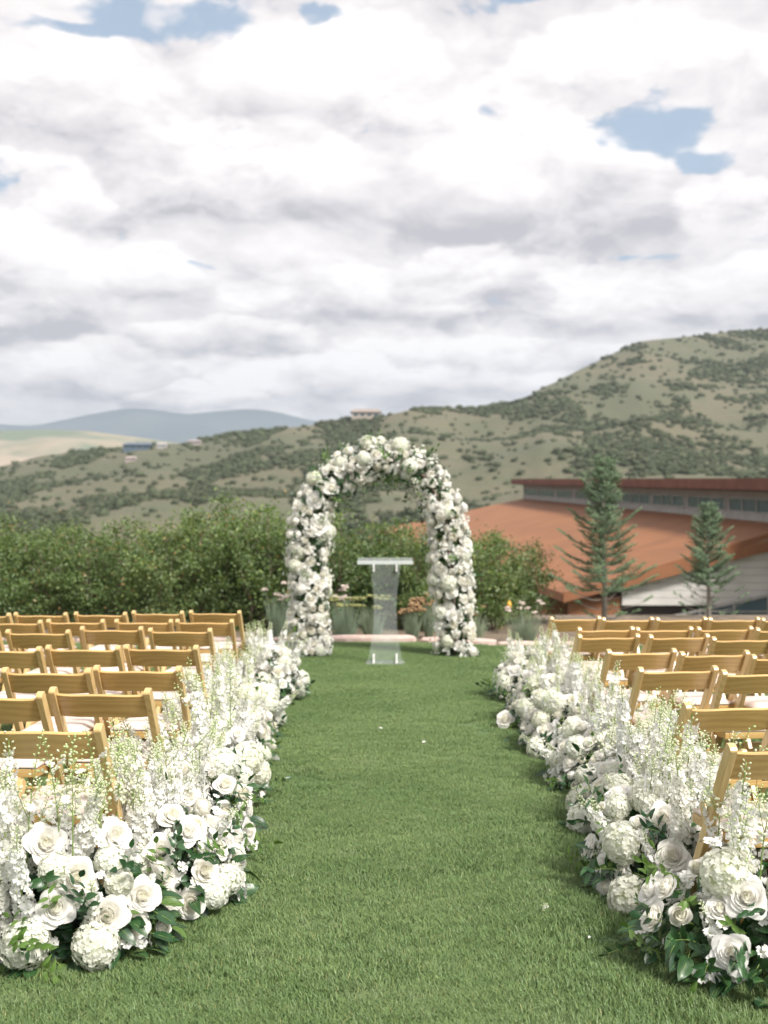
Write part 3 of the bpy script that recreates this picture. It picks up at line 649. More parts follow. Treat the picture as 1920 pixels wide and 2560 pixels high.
def hydrangea_mesh(seed, R0=0.078, n=150):
    r_ = random.Random(seed); b = MB()
    b.ellip((0, 0, 0), (R0 * .84, R0 * .84, R0 * .72), 12, 8, 0, col=(.80, .84, .68))
    for k in range(n):
        z = 1 - 1.55 * (k + .5) / n; a = k * 2.399; s = math.sqrt(max(0, 1 - z * z))
        d = Vector((s * math.cos(a), s * math.sin(a), z)); d += Vector([r_.uniform(-.09, .09) for _ in range(3)]); d.normalize()
        lump = 1 + 0.10 * mn.noise(d * 2.3 + Vector((seed, 0, 0)))
        g = r_.uniform(0.86, 1.0)
        floret(b, Vector((d.x, d.y, d.z * .86)) * R0 * lump * r_.uniform(.9, 1.03), (d + Vector([r_.uniform(-.3, .3) for _ in range(3)])).normalized(), 0.0150 * r_.uniform(.85, 1.15), 4, r_, 0, (g, g, g * .97), cup=0.3)
    return b.mesh('hydrangea', [M_hyd, M_leafl])
def curve_pts(L, bend, n=7, bend2=0.0): return [Vector((bend * (i / n) ** 2 * L + bend2 * math.sin(i / n * 5) * L * .05, bend2 * (i / n) ** 2 * L, L * i / n)) for i in range(n + 1)]
def on_curve(pts, s):
    k = min(len(pts) - 2, int(s * (len(pts) - 1))); f = s * (len(pts) - 1) - k
    return pts[k].lerp(pts[k + 1], f), (pts[k + 1] - pts[k]).normalized()
def delph_meshes(seed, L=0.46, full=1.0):
    r_ = random.Random(seed); st = MB(); bl = MB(); pts = curve_pts(L, r_.uniform(-.16, .16), 7, r_.uniform(-.14, .14))
    st.tube(pts, [0.0042 - 0.0028 * i / 7 for i in range(8)], 5)
    nfl = int(50 * full)
    for k in range(nfl):
        s = 0.18 + 0.66 * k / nfl; P, d = on_curve(pts, s); a = k * 2.399 + r_.uniform(-.3, .3)
        o_ = d.orthogonal().normalized(); o_ = Matrix.Rotation(a, 3, d) @ o_
        out = (o_ + d * r_.uniform(-.15, .45)).normalized(); ln = 0.024 * (1.15 - 0.75 * (s - .18)) * r_.uniform(.8, 1.2)
        Q = P + out * ln
        if k % 2 == 0: st.tube([P, Q], [0.0009, 0.0008], 3, caps=False)
        g = r_.uniform(.92, 1.0)
        floret(bl, Q, (out + Vector([r_.uniform(-.35, .35) for _ in range(3)])).normalized(), 0.0245 * (1.12 - 0.62 * (s - .18)) * r_.uniform(.85, 1.1), 5, r_, 0, (g, g, g), eye=1, cup=0.45)
    for k in range(18):
        s = 0.82 + 0.18 * k / 18; P, d = on_curve(pts, min(s, .999)); a = k * 2.399
        o_ = Matrix.Rotation(a, 3, d) @ d.orthogonal().normalized(); out = (o_ + d * .7).normalized(); ln = 0.014 * (1.25 - s)* 3 + .004
        Q = P + out * ln; st.tube([P, Q], [0.0008, 0.0007], 3, caps=False)
        sz = 0.0065 * (1.9 - s * 1.25); bl.ellip(Q, (sz * .8, sz * .8, sz * 1.25), 6, 4, 2, out)
    return st.mesh('stem', M_stem), bl.mesh('blossoms', [M_del, M_eye, M_bud])
def bud_meshes(seed, L=0.42):
    r_ = random.Random(seed); st = MB(); bl = MB()
    def branch(P0, d, L_, lvl):
        bend = Vector([r_.uniform(-.25, .25) for _ in range(3)]); pts = [P0 + d * L_ * i / 5 + bend * L_ * (i / 5) ** 2 * .5 for i in range(6)]
        st.tube(pts, [(0.0027 - .0018 * i / 5) * (1 if lvl == 0 else .6) for i in range(6)], 4, caps=False)
        n = int(26 * L_ / L) + 4
        for k in range(n):
            s = 0.3 + 0.7 * k / n; P, dd = on_curve(pts, min(.999, s)); o_ = Matrix.Rotation(k * 2.399 + r_.uniform(-.4, .4), 3, dd) @ dd.orthogonal().normalized()
            out = (o_ + dd * r_.uniform(.3, .9)).normalized(); ln = (0.020 * (1.2 - s) + .006) * r_.uniform(.8, 1.3)
            Q = P + out * ln; st.tube([P, Q], [0.0008, 0.0006], 3, caps=False)
            sz = 0.0078 * (1.35 - s * .85) * r_.uniform(.8, 1.2)
            if s < .5 and r_.random() < .35: floret(bl, Q, out, 0.016, 5, r_, 1, eye=0, cup=.5)
            else: bl.ellip(Q, (sz * .78, sz * .78, sz * 1.1), 6, 4, 0, (out - Vector((0, 0, .25))).normalized(), col=(1, 1, 1) if s < .7 else (.86, .95, .72))
        if lvl == 0:
            for k in range(3):
                P, dd = on_curve(pts, .25 + .15 * k); o_ = Matrix.Rotation(r_.uniform(0, 6.28), 3, dd) @ dd.orthogonal().normalized()
                branch(P, (dd * 1.0 + o_ * .55).normalized(), L_ * r_.uniform(.35, .5), 1)
    branch(Vector((0, 0, 0)), Vector((0, 0, 1)), L, 0)
    return st.mesh('stem', M_stem), bl.mesh('buds', [M_bud, M_del])
def leaf_geo(b, M, L, W_, fold=0.25, droop=0.3, mat=0, col=None, n=5):
    V = []
    for i in range(n + 1):
        s = i / n; wdt = W_ * (math.sin(math.pi * s ** 0.78) ** 0.85 if 0 < s < 1 else 0.0)
        z = -droop * L * s * s; x = L * s * (1 - .12 * droop * s)
        for u in (-1, -.5, 0, .5, 1): V.append(M @ Vector((x, u * wdt * .5, z + fold * abs(u) * wdt * .5 + 0.03 * W_ * math.sin(s * 9 + u * 2))))
    b.add(V, [(i * 5 + j, i * 5 + j + 1, (i + 1) * 5 + j + 1, (i + 1) * 5 + j) for i in range(n) for j in range(4)], mat, col)
def leaf_mesh(L, W_, mat, fold=.25, droop=.3):
    b = MB(); leaf_geo(b, Matrix.Identity(4), L, W_, fold, droop, n=7); b.tube([(-.02, 0, .0), (0.01, 0, 0), (L * .5, 0, -droop * L * .25 + .0007), (L * .92, 0, -droop * L * .84 + .0007)], [.0012, .0011, .0008, .0003], 4, 1, caps=False)
    return b.mesh('leaf', [mat, M_stem])
def spray_mesh(seed, mat, L=0.2, ll=0.06, lw=.028, n=9):
    r_ = random.Random(seed); b = MB(); pts = curve_pts(L, r_.uniform(.2, .5), 6, r_.uniform(-.2, .2)); b.tube(pts, [.002 - .0013 * i / 6 for i in range(7)], 4, 1, caps=False)
    for k in range(n):
        P, d = on_curve(pts, min(.995, .15 + .85 * k / (n - 1))); o_ = Matrix.Rotation((k % 2) * 3.14 + r_.uniform(-.5, .5), 3, d) @ Vector((0, 1, 0))
        xx = (o_ + d * (.5 if k < n - 1 else 4)).normalized(); zz_ = (d - xx * d.dot(xx)).normalized() if abs(d.dot(xx)) < .95 else xx.orthogonal().normalized(); yy = zz_.cross(xx)
        M = Matrix(((xx.x, yy.x, zz_.x, P.x), (xx.y, yy.y, zz_.y, P.y), (xx.z, yy.z, zz_.z, P.z), (0, 0, 0, 1)))
        g = r_.uniform(.8, 1.25); leaf_geo(b, M, ll * r_.uniform(.75, 1.15), lw * r_.uniform(.8, 1.15), .25, r_.uniform(.1, .5), 0, (g, g, g), 4)
    return b.mesh('leaf_spray', [mat, M_stem])
ROSES = [rose_mesh(i, 28 - 2 * (i % 3), 0.056 + .003 * (i % 2), .052, 1.0) for i in range(5)]
ROSE_CUP = [rose_mesh(40 + i, 22, 0.043, .062, .65, .35) for i in range(3)]
PEONY = [rose_mesh(60 + i, 40, 0.058, .072, .9, .8, 'peony') for i in range(4)]
HYD = [hydrangea_mesh(i) for i in range(4)]
DEL = [delph_meshes(i, .42 + .03 * (i % 4), 1.0 if i % 3 else .75) for i in range(7)]
BUD = [bud_meshes(20 + i, .36 + .03 * i) for i in range(5)]
LEAFD = [leaf_mesh(.085, .044, M_leafd, .3, .25), leaf_mesh(.095, .04, M_leafd, .2, .5), leaf_mesh(.075, .046, M_leafd, .15, .1), leaf_mesh(.08, .036, M_leafl, .25, .35)]
SPRAYD = [spray_mesh(i, M_leafd) for i in range(3)]; SPRAYL = [spray_mesh(10 + i, M_leafl, .2, .05, .022) for i in range(2)]
SPRAYS = [spray_mesh(30 + i, M_leafd, .16, .045, .026, 11) for i in range(3)]

# ------------------------------------------------------------------ aisle flower banks
class Dome:
    def __init__(s, x, y, a, b, H, label, group):
        s.c = Vector((x, y, gz(x))); s.a, s.b, s.H = a, b, H
        s.root = empty('flower_arrangement', s.c, label, 'flower arrangement', group)
        s.hits = []
    def pt(s, th, ph, k=1.0):     # th azimuth, ph elevation
        return Vector((s.a * k * math.cos(th) * math.cos(ph), s.b * k * math.sin(th) * math.cos(ph), s.H * k * math.sin(ph)))
    def nrm(s, p): return Vector((p.x / s.a ** 2, p.y / s.b ** 2, p.z / s.H ** 2)).normalized()
    def ray(s, o, d, k=1.0):
        o = o - s.c; S = Vector((1 / (s.a * k), 1 / (s.b * k), 1 / (s.H * k))); oo, dd = o * S, d * S
        A = dd.dot(dd); B = oo.dot(dd); C_ = oo.dot(oo) - 1; D = B * B - A * C_
        if D < 0: return None
        t_ = (-B - math.sqrt(D)) / A
        return (t_, o + d * t_) if t_ > 0 else None
LG, RG = 'white flower arrangements along the left side of the aisle', 'white flower arrangements along the right side of the aisle'
domes = [
 Dome(-1.17, 3.93, .40, .25, .42, 'large white rose and hydrangea arrangement nearest the camera, left of the aisle', LG),
 Dome(-.90, 4.42, .31, .33, .40, 'second white flower arrangement from the camera on the left, leafy at its foot', LG),
 Dome(-.90, 5.10, .29, .42, .40, 'third white flower arrangement from the camera on the left, full of delphinium spikes', LG),
 Dome(-.93, 6.00, .27, .48, .40, 'fourth white flower arrangement from the camera, left of the aisle', LG),
 Dome(-.98, 7.00, .27, .50, .40, 'fifth white flower arrangement from the camera, left of the aisle', LG),
 Dome(-1.03, 8.00, .27, .45, .38, 'sixth white flower arrangement from the camera, second from the arch on the left', LG),
 Dome(-.98, 9.75, .27, .42, .44, 'tall white flower arrangement nearest the arch on the left side of the aisle', LG),
 Dome(1.33, 3.86, .44, .36, .42, 'large white rose arrangement nearest the camera, right of the aisle, hydrangea ball at its edge', RG),
 Dome(1.17, 4.68, .29, .42, .42, 'second white flower arrangement from the camera on the right, beside the nearest chair but one', RG),
 Dome(1.28, 5.55, .28, .46, .42, 'third white flower arrangement from the camera on the right, with green leaves in its middle', RG),
 Dome(1.26, 6.50, .28, .48, .40, 'fourth white flower arrangement from the camera, right of the aisle', RG),
 Dome(1.24, 7.55, .28, .50, .40, 'fifth white flower arrangement from the camera, right of the aisle, behind the lone rose', RG),
 Dome(1.24, 8.60, .27, .48, .40, 'sixth white flower arrangement from the camera, second from the arch on the right', RG),
 Dome(1.25, 9.75, .27, .45, .42, 'white flower arrangement nearest the arch on the right side of the aisle', RG)]
CAMP = Vector((0, 0, CAMZ))
def head(d, kind, p, n, scale, rnd):
    me = {'rose': ROSES, 'cup': ROSE_CUP, 'hydrangea': HYD, 'peony': PEONY}[kind][rnd.randrange(3)]
    name = {'rose': 'rose', 'cup': 'rose', 'hydrangea': 'hydrangea', 'peony': 'peony'}[kind]
    return link(name, me, d.root if hasattr(d, 'root') else d, align(n, rnd.uniform(0, 6.28), scale, p))
rx_ = random.Random(77)
explicit = []
def ex(reg, pts, kind, ds):
    for x, y, sc_ in pts:
        px, py = (x * .4792 + (0 if reg == 'L' else 1160), y * .4792 + 1500)
        d = Vector(((px - HX) / F, 1, -(py - HY) / F)); best = None
        for D in ds:
            h = D.ray(CAMP, d, 1.10)
            if h and (best is None or h[0] < best[0]): best = (h[0], h[1], D)
        if best is None: continue
        t_, p, D = best
        if p.z < 0.03: p.z = 0.05
        n = (D.nrm(p) * .55 + (CAMP - D.c - p).normalized() * .75 + Vector((rx_.uniform(-.25, .25), 0, rx_.uniform(-.1, .25)))).normalized()
        head(D, kind, p, n, sc_, rx_); D.hits.append((p, 0.055 * sc_))
DL, DR = domes[:4], domes[7:11]
ex('L', [(240, 1265, 1.15), (250, 1035, 1.1), (605, 1230, 1.12), (840, 1305, 1.0), (405, 1440, 1.1), (290, 1605, 1.1), (745, 1540, 1.02), (560, 1650, 1.2), (975, 1020, .9), (1175, 960, .85), (1270, 1010, .95), (1070, 1410, 1.0), (980, 1210, .9), (1235, 700, .8), (1390, 800, .8)], 'rose', DL)
ex('L', [(130, 1790, 1.0), (500, 1800, .95), (1185, 1460, .72), (1115, 1530, .7), (620, 1470, .6), (290, 1410, .7)], 'hydrangea', DL)
ex('R', [(567, 645, .85), (470, 705, .85), (865, 855, .95), (1040, 1135, 1.05), (1090, 1335, 1.15), (1477, 1550, 1.2), (1400, 1840, 1.1), (640, 1010, .95), (735, 690, .85)], 'rose', DR)
ex('R', [(735, 1095, 1.2), (1130, 1650, 1.45), (1220, 1400, 1.1), (505, 940, .95)], 'cup', DR)
ex('R', [(870, 1560, 1.1), (800, 985, .9), (590, 770, .85), (385, 735, .85), (1370, 1430, 1.05), (640, 920, .8), (480, 830, .6)], 'hydrangea', DR)
for di, D in enumerate(domes):
    r_ = random.Random(100 + di); left = D.c.x < 0; near = D.c.y < 6
    ain = 0.0 if left else math.pi           # azimuth pointing at the aisle
    # dark inner foliage, one mass
    b = MB()
    for k in range(520):
        th = r_.uniform(0, 6.28); ph = math.asin(r_.random() ** .8); kk = r_.uniform(.45, .97); p = D.pt(th, ph, kk); p.z = max(.012, p.z)
        n = (D.nrm(p) + Vector([r_.uniform(-.9, .9) for _ in range(3)])).normalized()
        g = r_.uniform(.7, 1.3); leaf_geo(b, align(n, r_.uniform(0, 6.28), 1, p), r_.uniform(.05, .085), r_.uniform(.025, .042), .2, .3, 0, (g, g, g), 3)
    fo = link('foliage', b.mesh('foliage', M_leafd), D.root); fo['kind'] = 'stuff'
    # heads spread over the dome
    nh = [26, 34, 40, 44, 44, 42, 42][di % 7] if di not in (0, 7) else 16
    cnt = 0; tries = 0
    while cnt < nh and tries < 600:
        tries += 1
        th = r_.uniform(0, 6.28) if r_.random() < .35 else ain - (1 if left else -1) * .7 + r_.gauss(0, .75)
        ph = math.asin(.14 + .8 * r_.random()); p = D.pt(th, ph, r_.uniform(1.0, 1.14))
        kind = r_.choices(['rose', 'hydrangea', 'cup', 'peony'], [5, 2.2 if left else 2.8, 1.3, 3 if not near else .6])[0]
        rr_ = .055 if kind != 'hydrangea' else .07
        if any((p - q).length < (rr_ + s) * (.74 if near else .64) for q, s in D.hits): continue
        D.hits.append((p, rr_)); n = (D.nrm(p) + Vector((r_.uniform(-.3, .3), r_.uniform(-.5, .1), r_.uniform(0, .3)))).normalized()
        head(D, kind, p, n, r_.uniform(.64, 1.12), r_); cnt += 1
    # small loose white florets between the large heads, one mass
    b = MB()
    for k in range(120):
        th = r_.uniform(0, 6.28); ph = math.asin(.12 + .88 * r_.random()); p = D.pt(th, ph, r_.uniform(.9, 1.12)); n = (D.nrm(p) + Vector([r_.uniform(-.6, .6) for _ in range(3)])).normalized()
        # clustered: three or four together
        for q in range(4):
            pp = p + Vector([r_.uniform(-.03, .03) for _ in range(3)]); 
            if pp.z < .03 or any((pp - h).length < s_ * 1.05 for h, s_ in D.hits): continue
            floret(b, pp, (n + Vector([r_.uniform(-.5, .5) for _ in range(3)])).normalized(), r_.uniform(.014, .024), 5, r_, 0, eye=1, cup=.4)
    fl = link('small_florets', b.mesh('small_florets', [M_del, M_eye]), D.root); fl['kind'] = 'stuff'
    # delphinium spikes and bud sprays rising from the dome, taller at the chair side
    ns, nb_ = (30, 8) if D.c.y < 7 else (28, 8)
    for k in range(ns + nb_):
        th = r_.uniform(0, 6.28); ph = math.asin(.12 + .85 * r_.random()); p = D.pt(th, ph, .62)
        side = (math.cos(th - ain) + 1) / 2 * math.cos(ph)            # 1 on the aisle side
        if side > .5 and r_.random() < .8: th += math.pi; p = D.pt(th, ph, .62); side = (math.cos(th - ain) + 1) / 2 * math.cos(ph)
        out = D.nrm(D.pt(th, ph))
        n = (Vector((0, 0, 1)) * (1.5 - .7 * side) + out * (.35 + .75 * side) + Vector((r_.uniform(-.22, .22), r_.uniform(-.25, .2), 0))).normalized()
        sc_ = r_.uniform(.74, 1.14) * (1.0 - .32 * side)
        src = DEL if k < ns else BUD; v = src[r_.randrange(len(src))]
        if k >= ns: sc_ *= 1.05
        p.z = max(.02, p.z)
        sp_ = link('delphinium' if k < ns else 'bud_spray', v[1], D.root, align(n, r_.uniform(0, 6.28), sc_, p))
        link('stem', v[0], sp_)
    # leaves round the foot, large ones one by one
    nl = {0: 60, 1: 54, 7: 64, 8: 44, 2: 34, 9: 40}.get(di, 24)
    for k in range(nl):
        th = r_.uniform(-2.9, .5) if left else r_.uniform(2.6, 6.0); p = D.pt(th, r_.uniform(.02, .42), r_.uniform(.92, 1.08)); p.z = max(.03, p.z)
        out = Vector((math.cos(th), math.sin(th), 0)); xx = (out + Vector((r_.uniform(-.7, .7), r_.uniform(-.5, .5), r_.uniform(-.45, .5)))).normalized()
        zz_ = Vector((r_.uniform(-.6, .6), r_.uniform(-1.0, .2), 1.0)); zz_ = (zz_ - xx * zz_.dot(xx)).normalized(); yy = zz_.cross(xx); sc_ = r_.uniform(.75, 1.25)
        M = Matrix(((xx.x, yy.x, zz_.x, p.x), (xx.y, yy.y, zz_.y, p.y), (xx.z, yy.z, zz_.z, p.z), (0, 0, 0, 1))) @ Matrix.Scale(sc_, 4)
        link('leaf', LEAFD[r_.choices(range(4), [4, 3, 3, 1.6])[0]], D.root, M)
    for k in range(16 if near else 8):
        th = r_.uniform(-2.6, .3) if left else r_.uniform(2.8, 5.8); p = D.pt(th, r_.uniform(.05, .8), .9); p.z = max(.03, p.z)
        n = (D.nrm(p) + Vector((r_.uniform(-.4, .4), r_.uniform(-.4, .4), r_.uniform(-.1, .5)))).normalized()
        link('leaf_spray', (SPRAYD if r_.random() < .65 else SPRAYL)[r_.randrange(2)], D.root, align(n, r_.uniform(0, 6.28), r_.uniform(.7, 1.0), p))
# explicit tall spikes in front of the nearest chairs
for reg, x, y, d_, kind, di in [('L', 120, 690, 3.78, 1, 0), ('L', 300, 700, 3.80, 1, 0), ('L', 520, 665, 3.85, 1, 0), ('L', 370, 800, 3.75, 1, 0), ('L', 40, 900, 3.75, 0, 0), ('L', 600, 700, 4.1, 1, 1), ('L', 700, 735, 4.2, 1, 1), ('L', 770, 715, 4.25, 0, 1), ('L', 830, 760, 4.3, 0, 1), ('L', 900, 520, 4.9, 1, 2), ('L', 1040, 400, 5.1, 0, 2), ('L', 1020, 290, 5.6, 1, 3), ('L', 1200, 300, 6.0, 1, 3),
                                ('R', 845, 430, 5.4, 0, 9), ('R', 985, 455, 5.3, 1, 9), ('R', 1080, 480, 5.0, 1, 9), ('R', 760, 520, 5.6, 1, 9), ('R', 1150, 790, 4.3, 0, 8), ('R', 1330, 800, 3.9, 1, 7), ('R', 1560, 885, 3.6, 1, 7), ('R', 1430, 950, 3.7, 1, 7), ('R', 960, 820, 4.5, 0, 8), ('R', 1040, 560, 4.7, 1, 8), ('R', 500, 120, 9.3, 0, 13)]:
    tip = pix(x * .4792 + (0 if reg == 'L' else 1160), y * .4792 + 1500, d_); D = domes[di]; v = (DEL if kind == 0 else BUD)[rx_.randrange(5)]
    L = max(v_.co.z for v_ in v[0].vertices); foot = Vector((tip.x * .985 + D.c.x * .015, tip.y + .04, tip.z - .46)); ax = (tip - foot).normalized(); s_ = 1.0
    foot = tip - ax * L * s_
    sp_ = link('delphinium' if kind == 0 else 'bud_spray', v[1], D.root, align(ax, rx_.uniform(0, 6.28), s_, foot - D.c)); link('stem', v[0], sp_)
    if kind == 0:
        pass
# lone rose and fallen petals
lr = pix(1263, 1800, 8.35); lr.z = .06
o = link('rose', ROSES[1], None, align(Vector((-.3, -.8, .5)), 1.0, 1.15, lr)); tag(o, 'single white rose low on the grass just outside the right flower bank, near the arch', 'rose')
for px, py, lab in [(957, 1831, 'small white petal fallen on the aisle grass, the farther one'), (1055, 1867, 'larger white petal fallen on the aisle grass, the nearer one'), (1471, 2360, 'tiny white petal on the grass beside the right front arrangement')]:
    d = F * CAMZ / (py - HY); b = MB(); r_ = random.Random(px)
    V = [(.0, 0, .003), (.012, -.011, .010), (.026, -.010, .013), (.033, 0, .006), (.026, .011, .014), (.012, .012, .011), (.016, 0, .003)]; b.add(V, [(0, 1, 6), (1, 2, 6), (2, 3, 6), (3, 4, 6), (4, 5, 6), (5, 0, 6)])
    o = link('petal', b.mesh('petal', M_rose)); o.location = (pix(px, py, d).x, d, gz(pix(px, py, d).x) + .024); o.rotation_euler = (0, 0, r_.uniform(0, 6)); o.scale = (1.0,) * 3 if px < 1400 else (.5,) * 3; tag(o, lab, 'petal', 'fallen white petals on the grass')
d = F * CAMZ / (2285 - HY); o = link('flower_twig', BUD[0][1]); tag(o, 'small greenish-white bud sprig dropped on the grass left of the right front arrangement', 'twig')
pq = pix(1375, 2285, d); o.matrix_world = align(Vector((-.5, -.6, .25)), 0, .22, (pq.x, pq.y, gz(pq.x) + .025)); link('stem', BUD[0][0], o)

# ------------------------------------------------------------------ folding chairs
def chair_proto():
    root = bpy.data.objects.new('folding_chair', None); P = []
    W_, T = .450, .028; xo = W_ / 2 - T / 2
    top, bot = Vector((0, -.235, .775)), Vector((0, .235, .0))
    ang = math.atan2(bot.y - top.y, top.z - bot.z); rotp = Matrix.Rotation(ang, 3, 'X')   # post axis
    Lp = (top - bot).length
    def prof_post(b, L, wy, T_, yc=0, z0=0, roundtop=True, mat=0):   # flat board with a rounded top end, thickness along x
        pts = [(-wy / 2, z0), (wy / 2, z0)]
        if roundtop: pts += [(wy / 2 * math.cos(a), z0 + L - wy / 2 * .55 + wy / 2 * .55 * math.sin(a)) for a in [k * math.pi / 6 for k in range(7)]]
        else: pts += [(wy / 2, z0 + L), (-wy / 2, z0 + L)]
        n = len(pts); V = [(-T_ / 2, y, z) for y, z in pts] + [(T_ / 2, y, z) for y, z in pts]
        return V, [tuple(range(n)), tuple(reversed(range(n, 2 * n)))] + [(i, i + n, (i + 1) % n + n, (i + 1) % n) for i in range(n)]
    for sx_ in (-1, 1):
        b = MB(); V, Fc = prof_post(b, Lp + .003, .044, T); b.add([rotp @ Vector(v) for v in V], Fc)
        P.append(('back_post', b.mesh('back_post', M_woodz, False), (sx_ * xo, bot.y, 0), .003))
    # curved backrest panel: bowed in plan, crowned along its top and its bottom
    b = MB(); n = 12; Wp = (W_ - 2 * T) - .001; V = []
    u_ = (top - bot).normalized(); nb_ = Vector((0, -u_.z, u_.y))         # panel plane axes: u_ up the post, nb_ backward (towards the camera)
    cen = bot + u_ * (Lp - .080)
    for i in range(n + 1):
        x = -Wp / 2 + Wp * i / n; q = math.cos(math.pi * i / n * 2) * -.5 + .5; bow = .020 * (1 - (2 * i / n - 1) ** 2)
        zt = .052 + .014 * q; zb = -.060 - .004 * (1 - q) + .006 * q
        for (zz1, off) in ((zt, .008), (zt, -.007), (zb, -.007), (zb, .008)):
            V.append(cen + Vector((x, 0, 0)) + u_ * zz1 + nb_ * (off + bow))
    Fc = [(i * 4 + k, i * 4 + (k + 1) % 4, (i + 1) * 4 + (k + 1) % 4, (i + 1) * 4 + k) for i in range(n) for k in range(4)] + [(3, 2, 1, 0), (n * 4, n * 4 + 1, n * 4 + 2, n * 4 + 3)]
    b.add([v - cen for v in V], Fc); P.append(('backrest', b.mesh('backrest', M_woodx, False), tuple(cen), .003))
    # rear legs: inside the posts, rounded heads standing proud of the seat side
    fr, re = Vector((0, .07, .515)), Vector((0, -.215, 0)); a2 = math.atan2(re.y - fr.y, fr.z - re.z); r2 = Matrix.Rotation(a2, 3, 'X'); L2 = (fr - re).length
    for sx_ in (-1, 1):
        b = MB(); V, Fc = prof_post(b, L2, .052, .024); b.add([r2 @ Vector(v) for v in V], Fc)
        P.append(('leg', b.mesh('leg', M_woodz, False), (sx_ * (xo - .0285), re.y, 0), .003))
    # seat frame rails and cushion
    sw = .335; b = MB()
    for sx_ in (-1, 1): b.box((sx_ * (sw / 2 - .012), 0, 0), (.024, .37, .036))
    b.box((0, .1715, 0), (sw - .05, .027, .036)); b.box((0, -.1715, 0), (sw - .05, .027, .036))
    P.append(('seat_frame', b.mesh('seat_frame', M_woodx, False), (0, .035, .418), .003))
    b = MB(); nx, ny = 8, 8; V = []
    for j in range(ny + 1):
        for i in range(nx + 1):
            u, v = 2 * i / nx - 1, 2 * j / ny - 1; e_ = (1 - u ** 6) * (1 - v ** 6); V.append((u * (sw / 2 - .002), v * .186, .012 + .026 * e_ ** .6))
    Nn = len(V); V += [(x, y, -.0) for x, y, z in V]
    Fc = [(j * (nx + 1) + i, j * (nx + 1) + i + 1, (j + 1) * (nx + 1) + i + 1, (j + 1) * (nx + 1) + i) for j in range(ny) for i in range(nx)]; Fc += [tuple(reversed([Nn + i for i in f])) for f in Fc]
    ring = [i for i in range(nx + 1)] + [(j) * (nx + 1) + nx for j in range(1, ny + 1)] + [ny * (nx + 1) + i for i in range(nx - 1, -1, -1)] + [j * (nx + 1) for j in range(ny - 1, 0, -1)]
    Fc += [(ring[(k + 1) % len(ring)], ring[k], Nn + ring[k], Nn + ring[(k + 1) % len(ring)]) for k in range(len(ring))]
    b.add(V, Fc); P.append(('cushion', b.mesh('cushion', M_cush, True), (0, .035, .438), 0))
    for (y, z, w__) in ((bot.y - .235 * .22 * 2 * .5 - .02, .17, W_ - 2 * T - .002), (re.y + .085, .15, W_ - 2 * T - .058), (re.y + .17, .31, W_ - 2 * T - .058)):
        b = MB(); b.box((0, 0, 0), (w__, .020, .032)); P.append(('stretcher', b.mesh('stretcher', M_woodx, False), (0, y, z), .002))
    b = MB()
    for sx_ in (-1, 1): b.ellip((sx_ * (W_ / 2 + .001), bot.y - .47 * .50, .39), (.003, .006, .006), 8, 4)
    P.append(('rivet', b.mesh('rivet', M_rivet), (0, 0, 0), 0))
    return P
CH = chair_proto()
CHM = []
for nm, me, loc, bw in CH:       # bake the small bevels into the shared meshes
    if bw:
        import bmesh
        bm = bmesh.new(); bm.from_mesh(me); bmesh.ops.recalc_face_normals(bm, faces=bm.faces)
        es = [e for e in bm.edges if len(e.link_faces) == 2 and e.calc_face_angle(0) > .7]
        bmesh.ops.bevel(bm, geom=es, offset=bw, segments=2, affect='EDGES', profile=.6); 
        for f in bm.faces: f.smooth = False
        bm.to_mesh(me); bm.free()
    CHM.append((nm, me, loc))
def chair(x, y, rz, label, side, s=1.0):
    r_ = empty('folding_chair', (x, y, gz(x)), label, 'chair', 'wooden folding chairs ' + side + ' of the aisle', rz); r_.scale = (s,) * 3
    for nm, me, loc in CHM: link(nm, me, r_, loc=loc)
ordw = None
ordn = ['first', 'second', 'third', 'fourth', 'fifth', 'sixth', 'seventh', 'eighth']
rown = ['row nearest the arch', 'second row from the arch', 'third row from the arch', 'fourth row from the arch', 'fifth row from the arch', 'sixth row from the arch', 'last row, nearest the camera']
# x of left and right edge at the top, y of the top, in photo pixels; first is beside the aisle
LR = [[(470, 604, 1525), (326, 461, 1526), (181, 319, 1529), (31, 170, 1530), (-108, 26, 1531)], [(436, 586, 1547), (283, 434, 1547), (111, 265, 1547), (-44, 106, 1549)],
      [(365, 534, 1569), (192, 364, 1565), (5, 182, 1573), (-170, 3, 1574)], [(306, 498, 1611), (109, 304, 1612), (-91, 105, 1615)], [(232, 453, 1663), (1, 229, 1668)], [(117, 380, 1718), (-155, 108, 1727)], [(-62, 257, 1807)]]
RR = [[(1373, 1506, 1540), (1504, 1637, 1542), (1639, 1770, 1542), (1771, 1902, 1542), (1901, 2034, 1543)], [(1443, 1589, 1566), (1589, 1735, 1566), (1741, 1886, 1565), (1888, 2034, 1567)],
      [(1443, 1603, 1584), (1619, 1779, 1584), (1778, 1940, 1590)], [(1512, 1699, 1621), (1695, 1882, 1626), (1876, 2066, 1634)], [(1594, 1800, 1665), (1803, 2012, 1672)], [(1708, 1968, 1754)], [(1817, 2143, 1859)]]
for side, rows, sg in (('left', LR, -1), ('right', RR, 1)):
    for ri, row in enumerate(rows):
        for ci, (x0, x1, yt) in enumerate(row):
            zt = .785 if side == 'left' else .785 - .05
            d = F * (CAMZ - zt) / (yt - HY); xc = ((x0 + x1) / 2 - HX) / F * d
            rz = (-R(3.5) if side == 'left' else R(8)) + rx_.uniform(-.035, .035)
            off = Matrix.Rotation(rz, 3, 'Z') @ Vector((0, .24, 0))
            n_ = len(row); where = 'beside the aisle flowers' if ci == 0 else ('%s chair %s from the aisle' % (ordn[ci], 'leftward' if side == 'left' else 'rightward'))
            chair(xc + off.x, d + off.y, rz, 'wooden folding chair, %s, %s side, %s' % (rown[ri], side, where), side)

